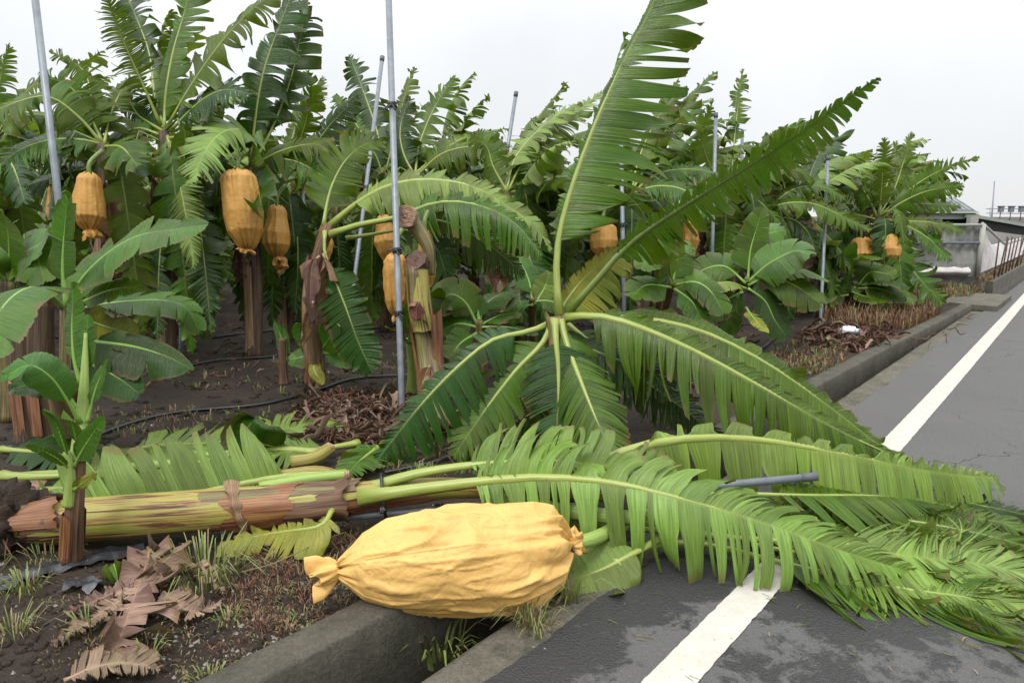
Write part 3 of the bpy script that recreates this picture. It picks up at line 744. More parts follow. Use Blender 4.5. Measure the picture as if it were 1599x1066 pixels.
for i, px in enumerate((1563, 1579, 1595)):
    c = P(px, 327, 30); t = thing('roof_ventilator', c, ['dark roof ventilator box nearest the antenna mast', 'middle dark roof ventilator box on the far lean-to', 'dark roof ventilator box farthest right, by the photo edge'][i], 'ventilator', 'roof ventilators on the rail')
    g = Geo(); box(g, c + (-.085, -.08, -.12), c + (.085, .08, .10)); obj('housing', g, [M['steel']], t, c, False)
    g = Geo(); box(g, c + (-.11, -.1, .10), c + (.11, .1, .15)); obj('hood', g, [M['cap']], t, c, False)
    g = Geo(); tube(g, [c + (0, 0, -.5), c + (0, 0, -.1)], .02, 5); obj('stem', g, [M['cap']], t, c)
t = thing('roof_rail', P(1575, 330, 30), 'thin double metal rail running across the far roof', 'rail')
for yy in (326, 333):
    g = Geo(); tube(g, [P(1540, yy, 30.2), P(1660, yy + 1, 30.2)], .018, 5); obj('bar', g, [M['steel']], t, org(t))
for px in np.arange(1546, 1640, 16):
    g = Geo(); tube(g, [P(px, 338, 30.2), P(px, 324, 30.2)], .014, 5); obj('upright', g, [M['steel']], t, org(t))
g = Geo(); b = P(1549, 345, 34); tube(g, [up(b, 0), P(1549, 335, 34), P(1553, 283, 34)], [.05, .04, .03], 6)
tag(obj('antenna_mast', g, [M['steel']], None, b), 'slim grey antenna mast standing behind the shed roof', 'mast')
t = thing('chimney_tower', up(P(1480, 400, 60), 0), 'faint pale slim tower far behind the shed roof', 'tower')
g = Geo(); tube(g, [up(P(1479, 340, 60), 0), P(1479, 312, 60), P(1486, 262, 60)], [.42, .36, .32], 12); obj('shaft', g, [M['towerpale']], t, org(t))
g = Geo(); tube(g, [P(1486, 264, 60), P(1486.5, 259, 60)], [.42, .42], 12); obj('collar', g, [M['towerpale']], t, org(t))
# ------------------------------------------------------------------ fallen banana plant in front
RIGHTW = (.85, .2, -.45)
fp = thing('fallen_banana_plant', Z(150, 830, .1), 'toppled banana plant lying across ditch and road with mottled yellow green stem', 'banana plant')
ZA = [(38, 820, .15), (85, 816, .155), (130, 812, .16), (300, 800, .18), (430, 790, .185), (520, 782, .20), (620, 768, .22), (720, 762, .24), (850, 768, .25), (960, 775, .25)]
ctr = trz(ZA)
def sub(a, b, n=12, dz=0.0):
    c, _ = spline(ctr, 80); i0, i1 = int(a * 79), int(b * 79)
    q = c[i0:i1 + 1]; return q + np.array([0, 0, dz])
def radf(c, r): return r
# pseudostem core and its overlapping sheaths
c, L = spline(ctr, 44); s = np.linspace(0, 1, 44)
rad = np.interp(s, [0, .05, .2, .48, .55, .66, .8, 1], [.085, .092, .093, .085, .072, .056, .043, .03])
g = Geo(); tube(g, c, rad, 22, bump=.03, seed=2); obj('pseudostem', g, [M['stem_yg']], fp, org(fp))
def fsheath(a, b, mat, arc, k=1.05, seed=0, peel=0.0, rag=.03, nm='sheath', seg=20, bump=.04):
    c, L = spline(sub(a, b), 26); s = np.linspace(a, b, 26)
    r = np.interp(s, [0, .05, .2, .48, .55, .66, .8, 1], [.085, .092, .093, .085, .072, .056, .043, .03]) * k
    q = np.linspace(0, 1, 26); r = r + peel * np.maximum(0, (q - .75) / .25) ** 2
    rg = np.random.RandomState(seed)
    g = Geo(); tube(g, c, r, seg, bump=bump, seed=seed, arc=arc, cap=False)
    V = g.v[0].reshape(26, seg + 1, 3); T = tangents(c)
    for e_, sg_, s2 in ((-1, 1, -2), (0, -1, 1)):
        w_ = ragged(rg, seg + 1, rag * 1.6)[:, None]; V[e_] += T[e_] * sg_ * w_; V[s2] += T[e_] * sg_ * w_ * .6
    g.v[0] = V.reshape(-1, 3)
    return obj(nm, g, [M[mat]], fp, org(fp))
fsheath(.10, .45, 'sheath_rust', (.30, .64), 1.05, 1)
fsheath(.06, .40, 'stem_yg', (-.12, .13), 1.075, 8)
fsheath(.06, .50, 'stem_yg', (.06, .34), 1.055, 2)
fsheath(.30, .56, 'stem_mix', (-.25, .12), 1.09, 3, peel=.012)
fsheath(.335, .455, 'sheath_orange', (-.06, .42), 1.13, 4, rag=.02)
fsheath(.44, .54, 'stem_brown', (-.1, .45), 1.16, 5, peel=.03, rag=.012)
fsheath(.52, .70, 'sheath_rust', (.22, .46), 1.12, 6, peel=-.02, rag=.10, nm='dry_sheath')
fsheath(.62, .86, 'stem_yg', (-.2, .3), 1.07, 7)
fsheath(.0, .09, 'stem_brown', (-.3, .45), 1.05, 9, peel=.0, rag=.03, nm='dry_sheath', bump=.08)
fsheath(.01, .07, 'sheath_rust', (-.12, .22), 1.10, 10, peel=.015, rag=.02, nm='dry_sheath', bump=.10)
# ring of dead sheath curled round the middle of the stem
g = Geo(); q = sub(.345, .365); cc = q[len(q) // 2]; Tt = nrm(q[-1] - q[0])
n = 30; V = np.zeros((n, 4, 3)); upv = np.array([0, 0, 1.]); sd = np.cross(Tt, upv)
for i in range(n):
    f_ = i / (n - 1); a = -.9 + 3.5 * f_; rr_ = .107 + .05 * max(0, (4 - i) / 4) ** 1.4 + .07 * max(0, (i - 24) / 5) ** 2 + .006 * math.sin(i * 1.3)
    for j in range(4):
        V[i, j] = cc + (upv * math.cos(a) + sd * math.sin(a)) * (rr_ + .008 * math.sin(j * 1.4)) + Tt * ((j - 1.5) * .02 * (1.15 - .75 * f_ + .2 * math.sin(i * .9)) + .10 * f_ - .07)
grid(g, V); obj('dry_sheath', g, [M['sheath_dry']], fp, org(fp))
# leaves
leaf(fp, trz([(560, 776, .24), (700, 757, .31), (830, 745, .36), (950, 752, .37), (1080, 782, .33), (1200, 818, .26), (1310, 858, .17), (1400, 886, .09), (1440, 897, .05)]),
     .35, n=(.05, -.80, .58), F=(.6, -.05, -.8), Fr=(.12, -.05, -1), dr=5.5, dl=4.4, wr=1.0, wl=.68, pet=.22, strips=(2, 9), tear=(.02, .45), jit=.40, mat='leaf_pale', nv=150, Ms=9, r0=.036, sweep=.16, fold=.18, seed=11, gap=.26, tip=(.4, .9), tipsweep=1.0, miss=.03, twist=.3)
leaf(fp, trz([(560, 765, .24), (650, 738, .33), (760, 722, .38), (870, 719, .40), (980, 733, .38), (1060, 760, .33)]),
     .26, n=(0, -.5, .85), F=(.5, .1, -.8), dr=6.5, dl=1.0, wr=.55, wl=.85, pet=.36, strips=(2, 6), tear=(.02, .2), jit=.5, mat='leaf_pale', nv=80, Ms=8, r0=.034, seed=12, fold=.55)
leaf(fp, trz([(880, 745, .30), (1000, 697, .43), (1100, 683, .46), (1200, 688, .44), (1320, 709, .38), (1430, 731, .28), (1510, 742, .20), (1560, 744, .15)]),
     .60, n=(.1, -.85, .48), F=(.15, -.02, -1), dr=7.5, dl=14, wr=1.0, wl=.14, pet=.17, strips=(3, 14), tear=(.04, .5), jit=.42, mat='leaf_pale', nv=170, Ms=10, r0=.034, seed=13, gap=.30, fold=.12, sweep=.05, tip=(.4, .95), miss=.02, blunt=5, twist=.25, tipsweep=.5)
leaf(fp, trz([(900, 800, .12), (1020, 800, .12), (1130, 800, .12), (1260, 800, .12), (1380, 800, .12), (1500, 806, .07), (1610, 822, .03)]),
     .34, n=(0, -.35, .95), F=(.4, 0, -1), droop=3.2, wr=.9, wl=.9, pet=.3, strips=(1, 5), tear=(.02, .3), jit=.25, mat='leaf', nv=120, Ms=8, r0=.018, seed=14, fold=.1, tipsweep=.9)
leaf(fp, trz([(880, 815, .12), (1000, 822, .10), (1150, 838, .08), (1300, 848, .08), (1420, 868, .10), (1530, 880, .05), (1640, 905, .03)]),
     .34, n=(0, -.3, 1), F=(.7, -.15, -.6), droop=2.6, wr=1.0, wl=.9, pet=.45, strips=(1, 4), tear=(.02, .25), jit=.30, mat='leaf_pale', rib='rib', nv=110, Ms=8, r0=.032, seed=15, fold=.1, tipsweep=1.0)
leaf(fp, trz([(960, 880, .06), (1010, 850, .06), (1100, 848, .06), (1190, 868, .06), (1260, 885, .06), (1350, 903, .035), (1450, 915, .03), (1560, 938, .025)]),
     .52, n=(.1, -.2, 1), F=(.75, -.55, -.32), droop=2.2, wr=1.0, wl=.6, pet=.52, strips=(1, 5), tear=(.02, .25), jit=.28, mat='leaf', nv=110, Ms=8, r0=.030, seed=16, fold=.08, tipsweep=1.0, blunt=6)
leaf(fp, trz([(900, 820, .12), (990, 812, .1), (1060, 800, .1), (1180, 812, .1), (1330, 850, .1), (1480, 905, .04), (1640, 965, .03)]),
     .30, n=(0, -.2, 1), F=(.8, .0, -.5), droop=2.0, wr=1.0, wl=.9, pet=.5, strips=(1, 4), tear=(.02, .25), jit=.35, mat='leaf_pale', nv=100, Ms=7, r0=.03, seed=17, fold=.1, tipsweep=1.0)
leaf(fp, trz([(1010, 790, .2), (1100, 770, .25), (1250, 772, .24), (1400, 775, .16), (1520, 800, .06), (1650, 850, .03)]),
     .30, n=(0, -.3, .95), F=(.5, .1, -.9), droop=3, wr=1.0, wl=.9, pet=.3, strips=(1, 4), tear=(.02, .25), jit=.3, mat='leaf', nv=100, Ms=7, r0=.015, seed=18, fold=.1, tipsweep=1.0)
# flattened, finely shredded leaves at the road end of the crown
for i, (pp, W, m_, f_) in enumerate([([(1180, 850, .07), (1300, 872, .05), (1420, 905, .03), (1530, 955, .02), (1590, 1000, .015)], .30, 'leaf', (.6, -.6, -.5)),
                                     ([(1240, 840, .10), (1380, 845, .08), (1500, 860, .05), (1640, 890, .03)], .34, 'leaf_pale', (.8, -.3, -.5)),
                                     ([(1300, 800, .14), (1420, 812, .10), (1540, 835, .05), (1660, 870, .03)], .30, 'leaf', (.7, .2, -.6)),
                                     ([(1260, 880, .05), (1380, 912, .04), (1500, 930, .03), (1640, 950, .02)], .26, 'leaf_pale', (.8, -.2, -.5)),
                                     ([(1340, 775, .16), (1440, 772, .12), (1540, 790, .05), (1640, 812, .03)], .24, 'leaf_dark', (.6, .1, -.8))]):
    leaf(fp, trz(pp), W, n=(.05, -.2, 1), F=f_, droop=2.4, pet=.08, strips=(1, 3), tear=(.0, .25), jit=.65, mat=m_, nv=120, Ms=8, r0=.014, seed=220 + i, fold=.06, tipsweep=1.0, tip=(.1, .7), tpow=1.3, twist=.8, gap=.2)
# bent short leaf on the near side below the stem
leaf(fp, trz([(520, 792, .20), (500, 820, .17), (450, 828, .13), (400, 836, .10), (340, 852, .08)]), .16, n=(.05, -.55, .8), F=(0, -.35, -.9), droop=2.5, wl=1.0, wr=.3, pet=.12, strips=(3, 9), tear=(.15, .6), jit=.25, mat='leaf_yellow', nv=44, Ms=7, r0=.016, seed=19, blunt=6)
# thick cut leaf stalk resting by the tip of the bag
leaf(fp, trz([(1075, 818, .17), (1040, 835, .14), (990, 862, .10), (940, 888, .05), (890, 905, .03), (855, 912, .03)]), .17, n=(-.1, -.6, .8), F=(0, 0, -1), droop=.8, wl=.9, wr=1.0, pet=.42, strips=(14, 30), tear=(.5, .9), jit=.1, mat='leaf_pale', nv=46, Ms=8, r0=.026, seed=20, blunt=4, tipsweep=.1, sweep=.0)
for i, pp in enumerate([[(760, 775, .22), (900, 800, .20), (1060, 812, .2), (1200, 815, .2)]]):
    g = Geo(); q, L = spline(trz(pp), 16); tube(g, q, np.linspace(.04, .028, 16), 10, bump=.04, seed=i); obj('leaf_stalk', g, [M['stem_young']], fp, org(fp))
# black tie round the stem
def tie(name, c, ax, r, label=None, parent=None, th=.006, wr=3, tails=True, seed=0):
    rg = np.random.RandomState(seed); ax = nrm(ax); u = nrm(np.cross(ax, [.3, 1, .2])); v = np.cross(ax, u); g = Geo()
    for k_ in range(wr):
        a = np.linspace(0, 2 * np.pi, 25); off = (k_ - wr / 2) * th * 1.8 + rg.uniform(-.004, .004)
        c_ = np.asarray(c) + np.cos(a)[:, None] * u * r + np.sin(a)[:, None] * v * r + ax * (off + .006 * np.sin(a + k_)[:, None])
        tube(g, c_, th, 5, cap=False)
    if tails:
        for k_ in range(3):
            b = np.asarray(c) - np.array([0, 1, 0]) * r
            d = np.array([rg.uniform(-1, 1), -.4, rg.uniform(-.5, .6)])
            q, _ = spline([b, b + d * .03, b + d * .06 + (0, 0, -.02)], 6); tube(g, q, th * .9, 5)
    return obj(name, g, [M['black']], parent, org(parent) if parent is not None else c)
q = sub(.60, .61)[0]
tie('tie_cord', q + (0, 0, -.02), sub(.58, .64)[-1] - sub(.58, .64)[0], .115, parent=fp, th=.008, wr=1)

# bagged bunch lying over the ditch
bagA, bagB = Z(528, 888, .21), Z(888, 850, .19)
fb = thing('fruit_bag', (bagA + bagB) / 2 - (0, 0, .15), 'big yellow fruit bag knotted at both ends lying over the open ditch', 'fruit bag')
def bag_mesh(A, B, r, up_, nS=120, nP=110, seed=0, prof=None, fold=1.0, sag=0.0, flat=1.0, cs=(1.5, 2.4), ca=1.0):
    A = np.asarray(A); B = np.asarray(B); ax = nrm(B - A); u = nrm(np.asarray(up_) - np.dot(up_, ax) * ax); v = np.cross(ax, u); L = np.linalg.norm(B - A)
    V = np.zeros((nS, nP + 1, 3)); rg = np.random.RandomState(seed); o = rg.uniform(0, 50, 3)
    ph0 = rg.uniform(0, 6, 6)
    for i in range(nS):
        t = i / (nS - 1); r_ = r * np.interp(t, prof[0], prof[1])
        near = math.exp(-(t / .16) ** 1.3) + math.exp(-((1 - t) / .20) ** 1.3)
        for j in range(nP + 1):
            ph = 2 * math.pi * (j % nP) / nP
            x, y = math.cos(ph), math.sin(ph) * flat
            pq = Vector((t * L * 3.0 + o[0], x * .9 + o[1], y * .9 + o[2]))
            wv_ = mnoise.noise(pq * 1.1)
            a = mnoise.noise(Vector((t * L * 3.2 + wv_ + o[1], x * 2.6 + wv_ * 1.2 + o[2], y * 2.6)))
            b = mnoise.noise(Vector((t * L * 7 + o[0] + a, x * 4.6, y * 4.6 + o[1])))
            ridge = (1 - abs(a) * 2.6)
            n1_ = mnoise.noise(Vector((t * L * cs[0] + .35 * wv_ + o[2], x * cs[1] + .5 * wv_ + o[0], y * cs[1] + o[1])))
            n2_ = mnoise.noise(Vector((t * L * cs[0] * 2 + .6 * a + o[1], x * cs[1] * 1.8 + .5 * a, y * cs[1] * 1.8 + o[0])))
            c1 = max(0, 1 - abs(n1_) * 6); c2 = max(0, 1 - abs(n2_) * 6.5)
            d = (.011 * wv_ + .016 * c1 * max(0, wv_ * 1.4 + .55) + .008 * c2 * max(0, a * 1.5 + .5) + .002 * b - .004) * ca
            pl = sum(math.sin((9 + 5 * k_) * ph + ph0[k_] + 5 * wv_) / (1 + .4 * k_) for k_ in range(3))
            rad = r_ * (1 + fold * d / r * (r_ / r) + .075 * fold * near * pl) 
            V[i, j] = A + ax * (L * t + fold * .01 * near * pl) + u * x * rad + v * y * rad - np.array([0, 0, 1]) * sag * math.sin(math.pi * t)
    g = Geo(); grid(g, V); return g
g = bag_mesh(bagA, bagB, .208, (0, 0, 1), seed=4, prof=([0, .03, .10, .2, .35, .55, .72, .84, .93, .975, 1], [.13, .30, .60, .82, .95, 1.02, 1.02, .93, .74, .40, .14]), sag=.02, ca=1.3, nS=200, nP=220)
Vb = g.v[0].reshape(200, 221, 3); body = obj('bag_body', g, [M['bag']], fb, org(fb))
cen = Vb[:, :-1].mean(1)
js = np.argsort(np.abs(Vb[60, :-1, 2] - (cen[60, 2] + .125)) + (Vb[60, :-1, 1] > cen[60, 1]) * 9)[0]
V = np.zeros((96, 3, 3))
for i in range(96):
    for j in range(3):
        q = Vb[22 + i, js + (j - 1)]; V[i, j] = q + nrm(q - cen[22 + i]) * (.0045 if j == 1 else .0012)
g = Geo(); grid(g, V); obj('seam', g, [M['bag']], fb, org(fb))
def ruffle(A, d, L, r, seed, parent, mat='bag', nm='bag_knot'):
    rg = np.random.RandomState(seed); d = nrm(d); u = nrm(np.cross(d, [.2, .3, 1])); v = np.cross(d, u)
    nS, nP = 14, 60; V = np.zeros((nS, nP + 1, 3)); p0 = rg.uniform(0, 6, 4)
    for i in range(nS):
        t = i / (nS - 1); rr_ = r * (.42 + .75 * math.sin(min(1, t * 1.15) * math.pi * .62))
        for j in range(nP + 1):
            ph = 2 * math.pi * (j % nP) / nP
            k_ = 1 + t * (.34 * math.sin(5 * ph + p0[0] + t * 2) + .26 * math.sin(8 * ph + p0[1]) + .14 * math.sin(13 * ph + p0[2]))
            V[i, j] = np.asarray(A) + d * L * (t + .25 * t * math.sin(3 * ph + p0[3])) + (u * math.cos(ph) + v * math.sin(ph)) * rr_ * k_
    g = Geo(); grid(g, V)
    c = V[-1, :-1].mean(0) - d * L * .4; n = nP; kk = np.arange(n)
    g.add(np.vstack([V[-1, :-1], c[None]]), None, np.stack([np.full(n, n), kk, (kk + 1) % n], 1))
    return obj(nm, g, [M[mat]], parent, org(parent))
ax = nrm(bagB - bagA)
ruffle(bagA + ax * .012, -ax + (0, 0, -.25), .10, .052, 1, fb)
ruffle(bagB - ax * .012, ax + (0, 0, .3), .06, .040, 2, fb)
tie('tie_string', bagA + ax * .010, ax, .030, parent=fb, th=.004, wr=2, tails=False)
tie('tie_string', bagB - ax * .008, ax, .031, parent=fb, th=.006, wr=3, tails=True, seed=4)
g = Geo(); q, _ = spline([bagB - ax * .02, bagB + ax * .09 + (0, .04, -.01), bagB + ax * .24 + (0, .2, -.05), bagB + ax * .50 + (0, .42, -.07)], 12); tube(g, q, np.linspace(.028, .036, 12), 10, bump=.03); obj('fruit_stalk', g, [M['stem_young']], fb, org(fb))

# fallen support pole beside the stem
pole_r = .019
pa = trz([(345, 828, .10), (520, 808, .11), (820, 785, .16), (1258, 745, .30)])
fpole = thing('fallen_pole', pa[0], 'grey metal prop pole lying along the toppled stem and bag', 'pole')
g = Geo(); tube(g, pa, pole_r, 14); obj('tube', g, [M['steel']], fpole, org(fpole))
d = nrm(pa[-1] - pa[-2]); g = Geo(); tube(g, [pa[-1] - d * .02, pa[-1] + d * .055], pole_r * 1.12, 14); obj('end_cap', g, [M['cap']], fpole, org(fpole))
for f_ in (.55, .93):
    q = pa[1] + (pa[2] - pa[1]) * f_; tie('tie_cord', q, pa[2] - pa[1], pole_r + .006, parent=fpole, th=.006, wr=3, seed=int(f_ * 9))

# ------------------------------------------------------------------ centre plant with splayed, wind-torn crown
D = 4.35
b = Z(880, 715, .06)
cp = thing('banana_plant', b, 'short banana plant at the ditch edge with long torn leaves splayed all round', 'banana plant')
crown = P(868, 495, D)
stem(cp, [b, (b + crown) / 2 + (.02, 0, 0), crown], .085, .06, 'stem_mix', seed=4, flare=.35)
for i, a in enumerate([(.0, .5), (.35, .8), (.6, 1.0)]):
    sheath(cp, [b + (0, 0, .02), (b + crown) / 2 + (.02, 0, 0), crown - (0, 0, .08 * i)], .092 + .004 * i, .066, ['stem_yg', 'sheath_rust', 'stem_mix'][i], a, seed=i)
LW = (1, .25, -.18)
leaf(cp, tr([(873, 492), (868, 430), (872, 370), (893, 290), (930, 190), (975, 90), (1012, 20), (1040, -45)], D, 4.5), .52, n=(-.45, -.85, .1), F=LW, dr=3.4, dl=13, wr=1.0, wl=.36, pet=.20, strips=(2, 10), tear=(.05, .6), jit=.38, twist=.9, mat='leaf', rib='rib', nv=150, Ms=9, r0=.028, seed=21, sweep=.15, tip=(.12, .75), tpow=1.7, blunt=7)
leaf(cp, tr([(888, 488), (935, 435), (985, 380), (1060, 327), (1160, 265), (1260, 202), (1330, 150), (1375, 120)], D, 4.1), .34, n=(-.25, -.62, -.72), F=(.55, .3, -.75), dr=5.5, dl=1.0, wr=.85, wl=.30, pet=.20, strips=(2, 6), tear=(.05, .5), jit=.4, mat='leaf', rib='rib_dark', nv=120, Ms=8, r0=.026, seed=22, fold=-.1, blunt=4)
leaf(cp, tr([(878, 496), (925, 492), (985, 505), (1080, 545), (1180, 598), (1280, 655), (1360, 695), (1400, 712)], D, 3.7), .50, n='cu', F=(.15, -.1, -1), dr=5.2, dl=6, wr=1.0, wl=.30, pet=.10, strips=(1, 5), tear=(.05, .4), jit=.30, mat='leaf', rib='rib', nv=120, Ms=8, r0=.030, seed=23, tip=(.1, .5), blunt=5, miss=.1)
leaf(cp, tr([(885, 494), (950, 494), (1030, 500), (1110, 522), (1200, 568), (1290, 630), (1370, 692), (1440, 742)], D + .05, 4.0), .36, n=(.25, -.75, .6), F=(-.1, 0, -1), dr=3.2, dl=1.5, wr=1.0, wl=.26, pet=.12, strips=(4, 12), tear=(.4, .95), jit=.10, mat='leaf', rib='rib', nv=110, Ms=7, r0=.026, seed=24, tip=(.4, .9), blunt=6, miss=.0)
leaf(cp, tr([(874, 500), (888, 545), (905, 590), (925, 640), (945, 685), (965, 730)], D - .05, 3.75), .30, n=(-.12, -.9, .35), F=(.2, 0, -1), droop=2.5, wr=1.0, wl=.85, pet=.10, strips=(2, 7), tear=(.15, .6), jit=.2, mat='leaf', rib='rib', nv=80, Ms=7, r0=.026, seed=25, sweep=.5)
leaf(cp, tr([(866, 498), (868, 530), (872, 580), (871, 640), (868, 690)], D - .1, 4.0), .25, n=(0, -.95, .2), F=(0, 0, -1), droop=1.8, pet=.22, strips=(2, 7), tear=(.2, .7), jit=.15, mat='leaf_dark', rib='rib', nv=70, Ms=6, r0=.026, seed=26, sweep=.15)
leaf(cp, tr([(862, 506), (845, 538), (808, 575), (768, 625), (735, 672), (708, 712)], D, 4.15), .28, n=(-.15, -.85, .45), F=(.1, 0, -1), droop=2.4, pet=.14, strips=(2, 7), tear=(.15, .6), jit=.2, mat='leaf', rib='rib', nv=80, Ms=7, r0=.025, seed=27, wr=.85, wl=1.0, sweep=.25)
leaf(cp, tr([(858, 505), (825, 517), (770, 530), (715, 572), (660, 628), (610, 690), (572, 740)], D + .05, 4.1), .34, n=(.1, -.8, .6), F=(.35, .1, -1), dl=4.5, dr=5, wl=1.0, wr=.35, pet=.16, strips=(2, 6), tear=(.05, .4), jit=.3, mat='leaf_dark', rib='rib', nv=90, Ms=7, r0=.022, seed=28)
leaf(cp, tr([(872, 490), (890, 462), (912, 435), (940, 408), (962, 385)], D + .15, 4.7), .34, n=(.2, -.95, .0), F=(.6, 0, -.7), droop=2.5, wr=1.0, wl=.25, pet=.1, strips=(2, 8), tear=(.2, .7), jit=.3, mat='leaf_yellow', rib='rib', nv=60, Ms=7, r0=.016, seed=29)
leaf(cp, tr([(880, 500), (930, 540), (1000, 590), (1070, 640), (1130, 690)], D + .2, 4.4), .26, n=(.1, -.75, .6), F=(.1, 0, -1), droop=4, pet=.1, strips=(1, 4), tear=(.05, .4), jit=.4, mat='leaf_dark', rib='rib', nv=80, Ms=6, r0=.02, seed=30)
leaf(cp, tr([(880, 500), (925, 555), (1000, 600), (1060, 630), (1120, 672)], D + .35, 4.9), .24, n=(.1, -.7, .7), F=(.1, 0, -1), droop=4, pet=.1, strips=(1, 4), tear=(.05, .4), jit=.4, mat='leaf_dark', rib='rib', nv=80, Ms=6, r0=.018, seed=31)
leaf(cp, tr([(872, 497), (895, 530), (960, 560), (1010, 575), (1050, 620)], D + .1, 4.2), .24, n='cu', F=(.1, 0, -1), droop=5, pet=.1, strips=(1, 4), tear=(.05, .3), jit=.45, mat='leaf_dark', rib='rib_dark', nv=70, Ms=6, r0=.016, seed=32)
leaf(cp, tr([(866, 500), (860, 560), (840, 620), (812, 690)], D + .25, 4.7), .22, n='c', F=(.1, 0, -1), droop=3, pet=.1, strips=(1, 4), tear=(.1, .4), jit=.4, mat='leaf_dark', rib='rib_dark', nv=60, Ms=6, r0=.016, seed=33)
leaf(cp, tr([(872, 505), (880, 560), (884, 620)], D - .03), .06, n='c', F=(0, 0, -1), droop=1, pet=.05, strips=(30, 40), tear=(.9, .95), jit=.2, mat='leaf_dry', rib='rib_dry', nv=16, Ms=4, r0=.012, seed=42, name='dead_leaf')

# ------------------------------------------------------------------ snapped plant whose crown folded over, left of the centre pole
D = 5.75
b = Z(492, 600, .06)
sp = thing('banana_plant', b, 'snapped slender banana plant whose crown is bent over to the right', 'banana plant')
kn = P(515, 352, D)
stem(sp, [b, P(487, 480, D + .05), P(498, 400, D), kn], .075, .05, 'stem_brown', seed=9)
for i, a in enumerate([(.2, .7), (.6, 1.05)]):
    sheath(sp, [b, P(487, 480, D + .05), P(500, 405, D)], .085, .07, ['sheath_rust', 'sheath_dry'][i], a, seed=20 + i, peel=.04, rag=.1)
leaf(sp, tr([(512, 355), (545, 325), (600, 292), (660, 280), (730, 288), (790, 320), (835, 352), (862, 392)], D, 5.3), .30, n=(0, -.6, .8), F=(.25, 0, -1), dr=5.0, dl=1.2, wr=1.0, wl=.5, pet=.14, strips=(2, 8), tear=(.1, .6), jit=.25, mat='leaf_pale', rib='rib', nv=100, Ms=7, r0=.036, seed=51, fold=.15)
leaf(sp, tr([(515, 365), (560, 350), (620, 338), (680, 316), (740, 318), (800, 345), (848, 400)], D - .1, 5.1), .34, n=(0, -.75, .65), F=(.25, 0, -1), dr=5.0, dl=3, wr=1.0, wl=.35, pet=.36, strips=(2, 7), tear=(.05, .5), jit=.3, mat='leaf', rib='rib', nv=100, Ms=7, r0=.032, seed=52)
leaf(sp, tr([(525, 362), (600, 345), (690, 345), (760, 380), (820, 430)], D + .15, 5.9), .34, n='c', F=(.25, 0, -1), dr=4.0, dl=3, wr=1.0, wl=.5, pet=.3, strips=(1, 5), tear=(.05, .4), jit=.4, mat='leaf_dark', rib='rib_dark', nv=80, Ms=6, r0=.024, seed=53)
leaf(sp, tr([(540, 372), (580, 366), (640, 360), (680, 385), (700, 440)], D + .1, 5.8), .26, n=(0, -1, .1), F=(.2, 0, -1), droop=1.5, wr=1.0, wl=.6, pet=.6, strips=(6, 16), tear=(.3, .9), jit=.15, mat='leaf_dark', rib='rib', nv=50, Ms=6, r0=.02, seed=54)
leaf(sp, tr([(507, 360), (507, 395), (520, 430), (540, 480), (558, 530), (580, 580)], D - .05, 5.45), .24, n=(-.1, -.98, .1), F=(.1, 0, -1), droop=.6, wr=1.0, wl=.8, pet=.28, strips=(3, 9), tear=(.25, .8), jit=.08, mat='leaf_dark', rib='rib', nv=70, Ms=6, r0=.018, seed=55, tip=(.6, .95), blunt=6, sweep=.1, pleat=.005)
leaf(sp, tr([(505, 352), (510, 320), (520, 285), (540, 250), (570, 225), (600, 222)], D, 6.0), .24, n=(.1, -.9, .4), F=(.8, 0, -.4), droop=2.2, pet=.14, strips=(2, 7), tear=(.1, .5), jit=.3, mat='leaf_far', rib='rib', nv=60, Ms=6, r0=.018, seed=56)
for i, pp in enumerate([[(500, 400), (488, 415), (484, 470), (486, 510)], [(505, 395), (512, 430), (508, 490), (515, 520)], [(490, 470), (480, 500), (470, 540)]]):
    leaf(sp, tr(pp, D - .12), .085, n=(.4, -.9, 0), F=(.3, .6, -.6), droop=9, fold=.4, pet=.05, strips=(16, 24), tear=(.6, .9), jit=.5, mat=['leaf_dry', 'leaf_brown', 'leaf_brown'][i], rib='rib_dry', nv=20, Ms=4, r0=.012, seed=60 + i, name='dead_leaf')

# ------------------------------------------------------------------ snapped thick stem tied to the centre pole
D = 5.05
b = Z(682, 672, .06)
st = thing('snapped_banana_stem', b, 'snapped standing banana stem with two raw broken ends beside the centre pole', 'banana stem')
top = P(650, 418, D)
stem(st, [b, P(668, 560, D), P(655, 480, D), top], .092, .080, 'stem_mix', seed=31, seg=20)
sheath(st, [b, P(669, 570, D), P(658, 490, D)], .10, .098, 'sheath_orange', (.30, .85), 31, peel=.015, rag=.12)
sheath(st, [b + (.03, 0, 0), P(676, 585, D), P(668, 500, D)], .098, .094, 'sheath_rust', (.0, .42), 32, peel=.03, rag=.10)
sheath(st, [P(662, 520, D), P(655, 480, D), top + (0, 0, -.03)], .094, .086, 'stem_yg', (.25, 1.02), 33, rag=.02)
sheath(st, [b, P(675, 610, D - .02)], .112, .118, 'sheath_dry', (.25, .8), 34, peel=.02, rag=.08)
